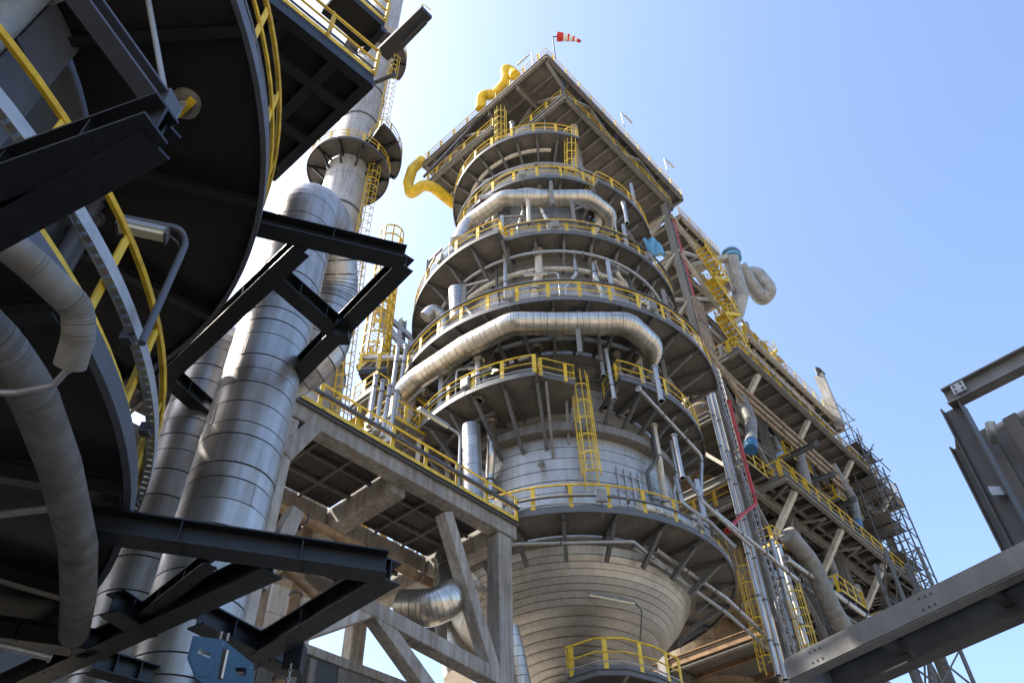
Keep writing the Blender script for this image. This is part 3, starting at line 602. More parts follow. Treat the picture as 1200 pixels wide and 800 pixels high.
# pipe bundle on the front of the frame column
for i in range(3):
    plainpipe('%s silver riser in the row of three on the frame column' % ('left', 'middle', 'right')[i], [P(13.2 + i * .42, -.5, 41.5), P(13.2 + i * .42, -.5, 36.4 - i * .1), P(15.6 + i * .1, -.62, 35.6 - i * .7), P(31, -.62, 35.6 - i * .7)], .14, 'tan', group='silver risers on the frame column', rad=.7)
for i in range(2):
    plainpipe('long silver riser in front of the frame column, %s one' % ('left', 'right')[i], [P(12.1 + i * .6, -.3, 33.0), P(12.1 + i * .6, -.3, 16)], .11, 'jacket', group='long silver risers')
for i in range(2):
    plainpipe('thin silver riser right of the frame column low down, %s one' % ('left', 'right')[i], [P(15.1 + i * .8, -.4, 24), P(15.1 + i * .8, -.4, 13)], .14, 'jacket', group='low silver risers')
ct = thing('cable_tray', 'vertical galvanised cable tray running down the frame column', 'cable tray', P(13.6, -.36, 14))
for s in (-.3, .3): MB().chan(P(14 + s, -.4, 14), P(14 + s, -.4, 36), .05, .12, up=LD).build('side_rail', 'galv', ct)
mb = MB()
for k in range(48): mb.bar(P(13.72, -.38, 14.4 + k * .45), P(14.28, -.38, 14.4 + k * .45), .05, .03)
q = mb.build('rungs', 'galv', ct); q['kind'] = 'stuff'
rv = thing('reactor_vessel', 'massive brown insulated vessel inside the frame behind the decks', 'vessel', P(21, 8.5, 0))
RX = P(21, 8.5, 0)
lathe(MB(), RX, [(4.0, 0), (4.0, 36), (2.5, 38), (2.5, 41)], 48).build('vessel_core', 'core', rv, True)
shell(rv, RX, split(0, 36, 4.05, 4.05, 1.2), 'tan', 14, sub=4)
for z in (12, 24): lathe(MB(), RX, [(4.1, z), (4.35, z), (4.35, z + .3), (4.1, z + .3)], 48).build('stiffening_ring', 'rust', rv, True)
ORD = ('first', 'second', 'third', 'fourth', 'fifth', 'sixth', 'seventh', 'eighth')
for wh, r0, r1, zz_, ls in (('under the upper cantilevered deck', 16, 39, 36.7, (1.2, 1.9, 2.6, 3.4, 4.2, 4.9)), ('under the lower grating deck', 17, 35.5, 25.0, (4.6, 5.2, 5.8, 6.3, 6.6)), ('under the crowded deck', 21, 34, 42.2, (-.3, .8, 2.0, 3.2)), ('low behind the foreground beam', 15.5, 34, 23.0, (-.7, .2, 1.1, 2.4))):
    for i, l in enumerate(ls):
        plainpipe('%s pipe from the outside in the rack %s' % (ORD[i], wh), [P(r0 + random.uniform(-.5, 1.5), l, zz_ + random.uniform(-.25, .25) - 1.5 * (i % 2)), P(r0 + 1.5 + i * .3, l, zz_ + .1 * (i % 3)), P(r1 - random.uniform(0, 6), l, zz_ + .1 * (i % 3))], (.16, .1, .22, .13, .26, .11)[i], ('tan', 'steel', 'galv', 'rust', 'cream', 'jacket')[(i * 2 + int(zz_)) % 6], group='pipes racked along the structure')
for i, (r, zz_, h_) in enumerate(((17.2, 30, 7), (22.4, 30, 6.5), (26.3, 29.2, 8), (30.8, 29.2, 7), (34.6, 29.2, 7), (19.8, 20, 8), (24.0, 20, 8), (28.4, 20, 7.5), (17.5, 39, 4), (22.5, 44, 4), (26, 38.2, 5), (31, 38.2, 4.5))):
    pipe('%s insulated bent riser from the left, %s' % (ORD[i % 8 if i < 8 else i - 8], 'low in the structure' if zz_ < 21 else ('between the two cantilevered decks' if zz_ < 35 else 'on the higher decks')), [P(r, 1.0 + (i % 3) * .5, zz_), P(r, 1.0 + (i % 3) * .5, zz_ + h_ * .6), P(r + 1.6, .6 + (i % 3) * .5, zz_ + h_ * .8), P(r + 1.6, .6 + (i % 3) * .5, zz_ + h_)], (.3, .42, .24)[i % 3], ('tan', 'jacket', 'steel', 'pale')[i % 4], .6, 1.1, 14, group='risers in the structure')
for i, (r, zz_) in enumerate(((15.2, 29.1), (22, 33.4), (29, 33.4), (16, 24.2), (23.5, 24.2), (30, 24.2))):
    t = thing('access_platform', 'small yellow railed access platform ' + ('beside the frame column, level with the lower grating deck', 'above the lower grating deck, nearer the tower', 'above the lower grating deck, farther right', 'low beside the frame column', 'low in the middle of the structure', 'low and farthest right in the structure')[i], 'platform', P(r, .2, zz_), 'small access platforms'); MB().prism([P(r, -.3, zz_), P(r + 3.4, -.3, zz_), P(r + 3.4, 1.2, zz_), P(r, 1.2, zz_)], .06).build('deck_panel', 'grate', t)
    for q_ in (0, 1.7, 3.4): MB().ibeam(P(r + q_, -.3, zz_ - .1), P(r + q_, 1.2, zz_ - .1), .1, .16).build('joist', 'steel', t)
    railing(t, [P(r, 1.0, zz_ + .06), P(r, -.28, zz_ + .06), P(r + 3.4, -.28, zz_ + .06), P(r + 3.4, 1.0, zz_ + .06)], step=1.1, low=None, toe='yellow')
bw = thing('sky_blocking_wall', 'added brown panel wall blocking the sky behind the steel structure', 'wall', P(27, 13.8, 0))  # added wall, keeps bright sky from showing between the decks
for k in range(13):
    for j in range(5): MB().prism([P(14.2 + k * 2 + .02, 13.8, j * 7.6 + .02), P(14.2 + k * 2 + 1.98, 13.8, j * 7.6 + .02), P(14.2 + k * 2 + 1.98, 13.95, j * 7.6 + .02), P(14.2 + k * 2 + .02, 13.95, j * 7.6 + .02)], 7.56).build('wall_panel', 'rust' if (k * 3 + j) % 4 == 0 else 'brown', bw)
# exchangers, insulated lines and pipes inside the frame
def drum(label, c, ax, L, r, m='tan', name='drum'):
    c, ax = V(c), V(ax).normalized(); t = thing(name, label, 'drum', c)
    n = max(3, int(L / .9))
    for i in range(n):
        MB().tube([c + ax * (L * i / n - L / 2 + .01), c + ax * (L * (i + 1) / n - L / 2 - .01)], r * random.uniform(.992, 1.008), 22).build('shell_section', m, t, True)
    for s in (-1, 1): MB().tube([c + ax * s * L / 2, c + ax * s * (L / 2 + r * .22), c + ax * s * (L / 2 + r * .4)], [r * .98, r * .75, r * .2], 22).build('end_cap', m, t, True)
    for s in (-.3, .3): MB().box(c + ax * s * L - ZD * r * .95, ax * .12, ax.cross(ZD) * r * .6, ZD * r * .45).build('saddle', 'rust', t)
drum('tan insulated drum lying under the upper frame deck', P(19, 2.6, 35.0), RD, 6, .9)
drum('second tan insulated drum farther along under the upper frame deck', P(29, 2.6, 35.0), RD, 7, .9)
drum('tan drum hanging above the lower frame deck', P(24, 2.2, 31.2), RD, 6, .9, 'tan')
drum('large brown drum low in the frame behind the riser', P(18.5, 3.5, 23.5), RD, 8, 1.4, 'tan')
drum('brown drum at the bottom right behind the foreground beam', P(29, 3, 21.8), RD, 9, 1.2, 'rust')
drum('cream drum on the deck above the long upper deck', P(23, 2, 44.6), RD, 6, .8, 'cream')
cp = pipe('grey pipe with blue end cap hanging under the upper frame deck', [onL(868, 466, -.4), onL(880, 492, -.7), onL(880, 524, -.9)], .36, 'steel', .5, 1.5, 14, 'pipe')
MB().tube([onL(880, 518, -.86), onL(880, 527, -.92)], .375, 14).build('end_cap', 'bluebox', cp, True)
pipe('big grey pipe curving down behind the foreground beam', [P(16.5, -.8, 24.8), P(18.6, -.8, 24.0), P(19.6, -.8, 21.5), P(23, -.8, 18.5)], .5, 'steel', 1.6, 2.4, 18, 'pipe', gap=.006)
cp = pipe('grey pipe curving down above the lower frame deck', [onL(975, 545, -.5), onL(1000, 585, -.8), onL(1006, 618, -.9)], .3, 'steel', .6, 2, 14, 'pipe', gap=.006)
MB().tube([onL(1005, 612, -.89), onL(1006, 621, -.92)], .315, 14).build('end_cap', 'bluebox', cp, True)
pipe('grey upright pipe under the upper frame deck', [at(935, 530, 34.5), at(945, 570, 31.5)], .4, 'steel', .6, 2, 14, 'pipe', gap=.006)
pipe('brown pipe running along the frame below the upper deck', [P(16, 3.8, 34.8), P(38, 3.8, 34.8)], .35, 'tan', .6, 2, 14, 'pipe', gap=.01)
plainpipe('bent thin grey pipe dropping before the upper deck braces', [at(905, 540, 34), at(968, 600, 33), at(980, 640, 30.5)], .1, 'galv')
plainpipe('thin grey pipe along the rail of the upper frame deck', [P(16, -1.6, 38.6), P(38, -1.6, 38.6)], .07, 'galv')
for i, (x0, y0, x1, y1, z) in enumerate([(888, 552, 955, 520, 33.5), (965, 605, 1000, 585, 32.5), (930, 570, 975, 556, 33)]):
    t = thing('cantilever_beam', 'dark steel bracket arm sticking out of the frame, %s' % ('left of three', 'right of three', 'middle of three')[i], 'bracket', at(x0, y0, z)); MB().ibeam(at(x0, y0, z), at(x1, y1, z), .3, .3).build('arm', 'edge', t); MB().box(at(x1, y1, z), RD * .04, LD * .22, ZD * .22).build('end_plate', 'edge', t)
# equipment clutter on the decks (valves, boxes, upright pipes)
for i in range(22):
    d = (38.0, 43.4, 29.0)[i % 3]; r = {38.0: 17.5 + i * .95, 43.4: 21 + i * .62, 29.0: 19 + i * .75}[d]; l = random.uniform(-.2, 1.4)
    t = thing('valve_station', '%s upright valve stub from the left on the %s' % (('first', 'second', 'third', 'fourth', 'fifth', 'sixth', 'seventh', 'eighth')[i // 3], {38.0: 'upper cantilevered deck', 43.4: 'crowded deck above the cantilevered ones', 29.0: 'lower open grating deck'}[d]), 'valve', P(r, l, d), 'valve stations on the frame decks'); h = random.uniform(1.4, 3.2); m = random.choice(['cream', 'steel', 'galv', 'tan'])
    MB().tube(fillet([P(r, l, d), P(r, l, d + h), P(r + random.uniform(.5, 1.6), l, d + h)], .3, 4), random.uniform(.1, .26), 10).build('riser', m, t, True)
    MB().box(P(r, l, d + h * .5), RD * .22, LD * .22, ZD * .2).build('valve_body', random.choice(['net', 'yellow', 'steel']), t)
# finned column and scaffold at the far end
fc = thing('vent_mast', 'pale slanted mast with a row of short pipe tips against the sky', 'mast', P(33, -.4, 43.4))
a, b = at(985, 500, 42.5), at(960, 440, 47.5); MB().bar(a, b, .75, .45, RD).build('mast_box', 'pale', fc)
for k in range(6): p = b.lerp(a, .02) + RD * (-.3 + k * .18); MB().tube(fillet([p, p + ZD * .9, p + ZD * .9 + RD * .5 - LD * .2], .2, 3), .085, 8).build('pipe_tip', 'net', fc, True)
scf = thing('scaffold', 'dark tube scaffold clad to the far end of the frame', 'scaffold', P(36, -1.5, 24))
for r in (33.4, 35.2, 37.0, 38.8):
    for l in (-1.9, -.6, .8): MB().tube([P(r, l, 24 + (r - 33) * .5), P(r, l, 40.6 - (r - 33.4) * .35)], .06, 6).build('standard', 'net', scf, True)
for k in range(10):
    z = 25.6 + k * 1.6; r1_ = 39.0 if z > 29 else 37.2
    for l in (-1.9, -.6, .8): MB().tube([P(33.1, l, z), P(r1_, l, z)], .05, 6).build('ledger', 'net', scf, True)
    for r in (33.4, 35.2, 37.0): MB().tube([P(r, -2.2, z), P(r, 1.1, z)], .05, 6).build('transom', 'net', scf, True)
    MB().tube([P(33.4 + (k % 2) * 1.8, -1.95, z), P(35.2 + (k % 2) * 1.8, -1.95, z + 1.6)], .05, 6).build('diagonal_tube', 'net', scf, True)
    if k % 2: MB().prism([P(33.5, -1.7, z + .06), P(37.0, -1.7, z + .06), P(37.0, .6, z + .06), P(33.5, .6, z + .06)], .05).build('plank', 'brown', scf)
sc2 = thing('scaffold', 'dark scaffold tower rising beyond the pale vent mast', 'scaffold', P(36, 0, 43)) 
for r in (34.2, 36, 37.8):
    for l in (-1, .8): MB().tube([P(r, l, 38.2), P(r, l, 46.2 - (r - 34) * .5)], .045, 6).build('standard', 'net', sc2, True)
for k in range(4):
    z = 39.5 + k * 1.9
    MB().tube([P(34, -1, z), P(38, -1, z)], .04, 6).build('ledger', 'net', sc2, True); MB().tube([P(34, .8, z), P(38, .8, z)], .04, 6).build('ledger', 'net', sc2, True)
    for r in (34.2, 36, 37.8): MB().tube([P(r, -1.2, z), P(r, 1, z)], .04, 6).build('transom', 'net', sc2, True)
lm = thing('lattice_mast', 'dark lattice mast at the lower right beneath the foreground beams', 'mast', at(1110, 780, 20)); c0 = at(1108, 800, 14); c0.z = 0
for sx in (-.7, .7):
    for sy in (-.7, .7): MB().bar(c0 + V((sx, sy, 0)), c0 + V((sx, sy, 19.5)), .12).build('leg', 'net', lm)
for k in range(13):
    z = k * 1.5
    for (ax_, ay), (bx_, by) in (((-.7, -.7), (.7, -.7)), ((.7, -.7), (.7, .7)), ((.7, .7), (-.7, .7)), ((-.7, .7), (-.7, -.7))):
        MB().bar(c0 + V((ax_, ay, z)), c0 + V((bx_, by, z + 1.5)), .06).build('lacing', 'net', lm)
# ------------------------------------------------------------------ concrete gallery left of the tower
GL = 2.2; gz = 18.5
ga = thing('concrete_gallery', 'raised concrete table frame with beams and braces left of the cone', 'concrete frame', P(-7, 5, 0))
def cb(a, b, w_, h_, name='beam', up=None): o_ = MB().bar(a, b, w_, h_, up).build(name, 'concrete', ga); bv = o_.modifiers.new('bevel', 'BEVEL'); bv.width = .035; bv.segments = 2
cb(P(-30, GL + .3, gz - .35), P(-2.0, GL + .3, gz - .35), .6, .72)
cb(P(-30, 10.9, gz - .4), P(-2.0, 10.9, gz - .4), .7, .9)
for r in (-28, -22.8, -17.5, -12.3, -7.4, -2.5): cb(P(r, GL + .6, gz - .55), P(r, 10.6, gz - .55), .7, .9, 'cross_beam')
cb(P(-11.9, 6.6, gz - .5), P(-7.8, 6.6, gz - .5), .55, .7)
cb(P(-7.0, 6.6, gz - .5), P(-2.9, 6.6, gz - .5), .55, .7)
cols = [(-2.6, GL + .35), (-12.3, GL + .35), (-12.3, 10.9), (-2.6, 10.9), (-7.4, 10.9), (-17.5, 10.9), (-22.8, 10.9), (-22.8, GL + .35), (-28, GL + .35)]
for r, l in cols: cb(P(r, l, 0), P(r, l, gz - .75), .62, .7, 'column', RD)
def ol(x, y): return onL(x, y, GL + .3)
cb(ol(378, 488), ol(328, 536), .55, .62, 'brace', LD)
cb(ol(520, 602), ol(577, 792), .45, .5, 'brace', LD)
cb(ol(412, 705), ol(588, 800), .5, .55, 'lower_beam', LD)
cb(ol(434, 716), ol(505, 815), .45, .5, 'brace', LD)
cb(ol(436, 714), ol(352, 742), .45, .5, 'brace', LD)
cb(ol(300, 690), ol(345, 600), .45, .5, 'brace', LD)
for i in range(5):
    for j in range(2):
        r0, r1 = ((-11.95, -7.75), (-7.05, -2.9), (-17.1, -12.7), (-22.4, -17.9), (-27.6, -23.2))[i]; l0, l1 = (GL + .6, 6.3) if j == 0 else (6.9, 10.5)
        for a in range(3):
            for b in range(3):
                x0 = r0 + (r1 - r0) * a / 3; x1 = r0 + (r1 - r0) * (a + 1) / 3; y0 = l0 + (l1 - l0) * b / 3; y1 = l0 + (l1 - l0) * (b + 1) / 3
                MB().prism([P(x0 + .05, y0 + .05, gz - .15), P(x1 - .05, y0 + .05, gz - .15), P(x1 - .05, y1 - .05, gz - .15), P(x0 + .05, y1 - .05, gz - .15)], .06).build('grating_panel', 'grate', ga)
            MB().bar(P(r0, l0 + (l1 - l0) * a / 3, gz - .2), P(r1, l0 + (l1 - l0) * a / 3, gz - .2), .1, .16).build('grating_bar', 'gratebar', ga)
            MB().bar(P(r0 + (r1 - r0) * a / 3, l0, gz - .22), P(r0 + (r1 - r0) * a / 3, l1, gz - .22), .1, .16).build('grating_bar', 'gratebar', ga)
gr = thing('guard_rail', 'yellow guard rail with grey pipe along the concrete gallery edge', 'railing', P(-8, GL, gz))
e0, e1 = P(-30, GL, gz + .02), P(-2.0, GL, gz + .02)
railing(gr, [e0, e1], step=1.55, low=None, toe='yellow')
MB().bar(e0 + ZD * .12, e1 + ZD * .12, .02, .22).build('toe_plate', 'yellow', gr)
gp = plainpipe('thick grey pipe strapped outside the gallery guard rail', [P(-30, GL - .12, gz + .62), P(-2.0, GL - .12, gz + .62)], .07, 'bluegrey')
tube_lamp('tube lamp on a bent grey post over the gallery rail', onL(537, 575, GL), -RD, 2.6, 1.5, 1.3)
# grating edge beam below the rail
gs = thing('ledge_beam', 'dark steel ledge beam under the gallery guard rail', 'beam', P(-8, GL, gz)); MB().chan(P(-30, GL - .05, gz - .1), P(-2, GL - .05, gz - .1), .1, .16).build('channel', 'edge', gs)
# silver ducts seen under the gallery
pipe('ribbed silver duct elbow hanging under the gallery', [at(470, 712, 14.5), at(508, 712, 14.3), at(528, 700, 14.8), at(528, 675, 16.5), at(528, 655, 17.6)], .62, 'jacket2', .9, .28, 18, 'duct', 'duct')
pipe('ribbed silver duct beside the concrete column', [dist(572, 700, 31), dist(556, 665, 31), dist(553, 650, 31.5)], .55, 'jacket2', .9, .3, 18, 'duct', 'duct')
pipe('crumpled bright foil duct behind the concrete brace', [dist(548, 790, 36), dist(538, 745, 36), dist(540, 715, 37)], 1.1, 'jacket2', 1.2, .7, 18, 'duct', 'duct')
pipe('silver standpipe left of the cone beside the concrete column', [dist(612, 830, 29.5), dist(598, 760, 29.0), dist(592, 735, 28.8)], .5, 'jacket', 1.2, .35, 18)
pipe('grey upright stub hanging from the ribbed duct', [dist(517, 755, 33), dist(517, 725, 33)], .25, 'steel', .4, 1, 12, 'pipe')
# building and frames below the gallery
bl = thing('equipment_house', 'grey panel clad equipment house under the gallery', 'building', P(-9, 12, 0))
for k in range(19):
    r0 = -30 + k * 1.5; MB().prism([P(r0 + .02, 6.9, 2), P(r0 + 1.48, 6.9, 2), P(r0 + 1.48, 7.2, 2), P(r0 + .02, 7.2, 2)], 11.2).build('wall_panel', 'vesseldark' if k % 3 == 0 else 'steel', bl)
MB().prism([P(-30.2, 6.8, 13.2), P(-1.4, 6.8, 13.2), P(-1.4, 10.4, 13.2), P(-30.2, 10.4, 13.2)], .3).build('roof', 'concrete', bl)
for k in range(4): MB().bar(P(-14 + k * 3.4, 6.75, 2), P(-14 + k * 3.4, 6.75, 13), .25, .3, LD).build('pilaster', 'steel', bl)
plainpipe('rusty pipe along the wall below the gallery', [ol(330, 660), ol(372, 700)], .13, 'rust')
plainpipe('brown pipe crossing under the gallery slab', [P(-12, 5, 16.6), P(-3, 5, 16.4)], .18, 'rust')
plainpipe('brown upright pipe under the gallery', [P(-8.5, 6.3, 17.5), P(-8.5, 6.3, 3)], .2, 'rust')
for i in range(4): plainpipe('upright silver line in the row behind the gallery rail, %s' % ('first from left', 'second from left', 'third from left', 'fourth from left')[i], [dist(432 + i * 8, 500 + i * 6, 27), dist(441 + i * 8, 440 + i * 6, 27)], .1, 'jacket', group='upright lines behind the gallery')
for i in range(2): plainpipe('tall grey twin pipe between stack and tower, %s one' % ('left', 'right')[i], [dist(453 + i * 9, 505, 30), dist(467 + i * 9, 405, 30)], .11, 'galv', group='tall twin pipes')

# ------------------------------------------------------------------ stack behind the gallery
SX = polar(-19.7, 37, 0)
st = thing('chimney_stack', 'tall grey round stack with flared base behind the gallery', 'stack', SX)
rows = split(16, 34, 3.0, 2.5, 2.0) + split(34, 43, 2.5, 1.66, 2.2) + split(43, 110, 1.66, 1.58, 2.6)
lathe(MB(), SX, [(3.22, 0), (2.92, 16), (2.44, 34), (1.6, 43), (1.52, 110)], 40).build('stack_core', 'core', st, True)
shell(st, SX, rows, 'stack', 10, .02, 4, .008, name='shell_course')
for z, r in ((33.9, 2.58), (43, 1.74), (49.5, 1.72), (56, 1.72), (62, 1.71), (67, 1.71)): lathe(MB(), SX, [(r - .1, z), (r, z), (r, z + .18), (r - .1, z + .18)], 40).build('seam_ring', 'net', st, True)
def st_r(px, py): return math.hypot(*(at(px, py, 1.6 + 1)[:2]))
zz1 = 1.6 + 35.3 * math.tan(math.radians(56.8))
ring_platform('round walkway on the grey stack', zz1, 3.15, 1.7, -180, 180, 10, 1.3, 1.7, m='brown', step=1.3, group=None, ax=SX, mbr='black', medge='brown', low=None)
ring_platform('higher round walkway on the stack beside the dark monorail beam', 1.6 + 35.3 * math.tan(math.radians(64.3)), 3.0, 1.7, -60, 140, 6, 1.3, 1.7, m='brown', step=1.3, group=None, ax=SX, mbr='black', medge='brown', low=None)
ring_platform('small half round landing on the right of the stack above its walkway', zz1 + 2.6, 3.9, 1.7, 50, 130, 3, 1.3, 1.7, m='brown', step=1.3, group=None, ax=SX, mbr='black', medge='brown', low=None)
for i, (z0, z1, l) in enumerate(((58.5, 73, 'upper caged yellow ladder on the stack'), (41, 55.5, 'middle caged yellow ladder on the stack'), (24, 43.5, 'lower caged yellow ladder beside the stack base'))):
    rr = 1.8 if i < 2 else 3.0; th = 80 if i < 2 else 75
    ladder(l, tp(th, rr + (.1 if i < 2 else .0), z0, SX), tp(th, 1.9 if i < 2 else 2.2, z1, SX), tp(th, 5, 0, SX) - tp(th, 1, 0, SX), start=1.5, rad=.5, width=.7)
rp2 = thing('landing', 'dark bracketed landing at the foot of the stack ladder', 'landing', dist(440, 440, 32)); q = [dist(418, 437, 33), dist(452, 437, 33), dist(455, 450, 31), dist(432, 478, 29)]
zz = q[0].z; q = [at(420, 438, 30), at(453, 437, 30), at(452, 449, 30), at(436, 470, 30)]
MB().prism(q, .3).build('deck_panel', 'blackdeck', rp2); railing(rp2, [q[0] + ZD * .3, q[1] + ZD * .3, q[2] + ZD * .3], step=1.0, low=None)
fq = dist(433, 432, 33.5); ft = dist(446, 285, 33.5)
ladder('wide caged yellow ladder tower right of the stack base', fq, V((fq.x, fq.y, ft.z)), -LD, rad=.75, width=1.2, start=.3)
fq = dist(438, 330, 34.5); ladder('second caged yellow ladder beside the wide one', fq + RD * .9, V((fq.x, fq.y, 0)) + RD * .9 + ZD * (ft.z - 6), -LD, rad=.6, width=.9, start=.2)
for i, (x, y, hd, wd) in enumerate(((462, 470, 31, 2.6), (470, 430, 33, 3.0), (478, 500, 29.5, 2.2))):
    p = dist(x, y, hd); t = thing('access_platform', 'yellow railed landing between stack and tower, %s' % ('middle one', 'highest one', 'lowest one')[i], 'platform', p, 'landings between stack and tower')
    MB().prism([p - RD * wd / 2, p + RD * wd / 2, p + RD * wd / 2 + LD * 2, p - RD * wd / 2 + LD * 2], .08).build('deck_panel', 'plate', t)
    for q_ in (-.45, 0, .45): MB().ibeam(p + RD * wd * q_ - ZD * .1, p + RD * wd * q_ + LD * 2 - ZD * .1, .1, .18).build('joist', 'steel', t)
    railing(t, [p - RD * wd / 2 + LD * 1.8 + ZD * .08, p - RD * wd / 2 + ZD * .08, p + RD * wd / 2 + ZD * .08, p + RD * wd / 2 + LD * 1.8 + ZD * .08], step=.9, low='galv', toe='yellow')
    for q_ in (-.45, .45): MB().bar(V((p.x, p.y, 0)) + RD * wd * q_ + LD * .3 + ZD * 18.6, p + RD * wd * q_ + LD * .3, .2, .2).build('leg', 'cream', t)
sf = dist(448, 455, 35); sf.z = 0
for i in range(7):
    z0 = 21 + i * 2.1; stair('yellow stair flight between stack and tower, %s from the bottom' % ORD[i], sf + ZD * z0 + RD * (-1.4 if i % 2 == 0 else 1.4), sf + ZD * (z0 + 2.1) + RD * (1.4 if i % 2 == 0 else -1.4), LD)
for i in range(5): plainpipe('%s upright pipe from the left between stack and tower' % ('first', 'second', 'third', 'fourth', 'fifth')[i], [dist(478 + i * 6, 480 - i * 6, 33 + i), dist(486 + i * 6, 420 - i * 9, 33 + i)], (.2, .12, .3, .14, .22)[i], ('cream', 'galv', 'jacket2', 'cream', 'jacket2')[i], group='upright pipes between stack and tower')
for i in range(3): plainpipe('%s level pipe running from the stack to the tower' % ('lowest', 'middle', 'highest')[i], [dist(425, 462 - i * 22, 33), dist(500, 500 - i * 40, 31)], .16, ('tan', 'cream', 'galv')[i], group='level pipes from stack to tower')
stw = thing('steel_gantry', 'grey perforated steel frame between the stack and the tower', 'steel frame', P(-6, 14, 18))
for x, y0, y1 in ((452, 500, 372), (480, 470, 395), (468, 480, 375)):
    MB().ibeam(dist(x - 6, y0, 35), dist(x + 4, y1, 35), .35, .4, up=RD).build('column', 'galv', stw)
for (x0, y0, x1, y1) in ((442, 360, 500, 412), (446, 380, 505, 432), (455, 420, 500, 455), (442, 362, 480, 420), (470, 385, 462, 430), (484, 398, 470, 440)): MB().bar(dist(x0, y0, 34.6), dist(x1, y1, 34.6), .28, .28).build('beam', 'galv', stw)
for (x0, y0, x1, y1) in ((470, 448, 505, 478), (468, 462, 500, 490)): MB().bar(dist(x0, y0, 32), dist(x1, y1, 32), .2).build('beam', 'yellow', stw)
# cream frame lit by the sun between gallery and tower
for (x0, y0, x1, y1) in ((468, 470, 482, 490), (476, 500, 486, 455), (466, 468, 466, 500)): MB().bar(dist(x0, y0, 31), dist(x1, y1, 31), .35).build('post', 'cream', stw)

so_ = P(-27, 4.2, 0)
for i in range(10):
    z0 = 6 + i * 2.4; a = so_ + ZD * z0 + RD * (0 if i % 2 == 0 else 3.6); b = so_ + ZD * (z0 + 2.4) + RD * (3.6 if i % 2 == 0 else 0)
    stair('yellow stair flight behind the left silver pipes, %s from the bottom' % ('first', 'second', 'third', 'fourth', 'fifth', 'sixth', 'seventh', 'eighth', 'ninth', 'tenth')[i], a, b, LD)
stt = thing('stair_tower', 'dark framed stair tower behind the left silver pipes', 'stair tower', so_)
for r, l in ((-1.2, -.2), (4.8, -.2), (-1.2, 1.9), (4.8, 1.9)): MB().ibeam(so_ + RD * r + LD * l, so_ + RD * r + LD * l + ZD * 32, .2, .2, up=RD).build('column', 'steel', stt)
for i in range(12):
    z0 = 6 + i * 2.4
    for l in (-.2, 1.9): MB().bar(so_ + RD * -1.1 + LD * l + ZD * (z0 - .3), so_ + RD * 4.7 + LD * l + ZD * (z0 - .3), .12, .2).build('beam', 'yellow' if i % 2 else 'steel', stt)
    k0 = -1.1 if i % 2 == 0 else 3.6; MB().prism([so_ + RD * k0 + LD * -.1 + ZD * (z0 - .1), so_ + RD * (k0 + 1.1) + LD * -.1 + ZD * (z0 - .1), so_ + RD * (k0 + 1.1) + LD * 1.8 + ZD * (z0 - .1), so_ + RD * k0 + LD * 1.8 + ZD * (z0 - .1)], .05).build('landing_plate', 'steel', stt)

# ------------------------------------------------------------------ near silver pipes
q = polar(-23.1, 12, 0); q2 = polar(-18.6, 14.6, 0)
pipe('fat near silver pipe with hooped bend on top, left centre', [q, q + ZD * 17.2, (q + q2) / 2 + ZD * 18.4, q2 + ZD * 17.2, q2 + ZD * 14.9, q2 + V((-3.2, .9, 14.6))], .7, 'jacket', 1.25, .4, 40, gap=.03)
q = polar(-27.3, 14, 0)
pipe('silver pipe left of the fat one, bend at its top', [q, q + ZD * 14.3, q + V((.5, 1.9, 14.4))], .58, 'jacket', .8, .45, 36, gap=.03)

# ------------------------------------------------------------------ dark vessel on the left
LX = polar(-66, 10.6, 0)
_sc, _sr = _c, _r
lv = thing('dark_vessel', 'huge shaded grey vessel at the left edge', 'vessel', LX)
_a = math.atan2(-LX.x, -LX.y)                       # angles now measured from the direction to the camera
_c = V((-LX.x, -LX.y, 0)).normalized(); _r = V((-_c.y, _c.x, 0))
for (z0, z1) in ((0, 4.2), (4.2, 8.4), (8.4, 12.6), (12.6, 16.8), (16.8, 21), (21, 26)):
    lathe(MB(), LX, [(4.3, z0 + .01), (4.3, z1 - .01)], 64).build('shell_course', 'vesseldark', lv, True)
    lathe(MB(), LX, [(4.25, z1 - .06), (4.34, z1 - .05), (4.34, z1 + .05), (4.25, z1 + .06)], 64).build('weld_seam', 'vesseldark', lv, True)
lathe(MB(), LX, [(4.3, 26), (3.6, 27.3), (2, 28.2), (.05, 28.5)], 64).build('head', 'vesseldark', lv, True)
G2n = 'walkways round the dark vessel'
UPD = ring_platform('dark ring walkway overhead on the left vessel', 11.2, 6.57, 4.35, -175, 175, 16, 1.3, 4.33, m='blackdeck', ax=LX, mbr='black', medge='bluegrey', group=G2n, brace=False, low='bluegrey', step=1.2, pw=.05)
LOD = ring_platform('lower dark ring walkway on the left vessel with yellow posts', 6.3, 6.3, 4.35, -175, 175, 16, 1.3, 4.33, m='blackdeck', ax=LX, mbr='black', medge='bluegrey', group=G2n, brace=False, low=None, toe='yellow', step=1.15, pw=.04)
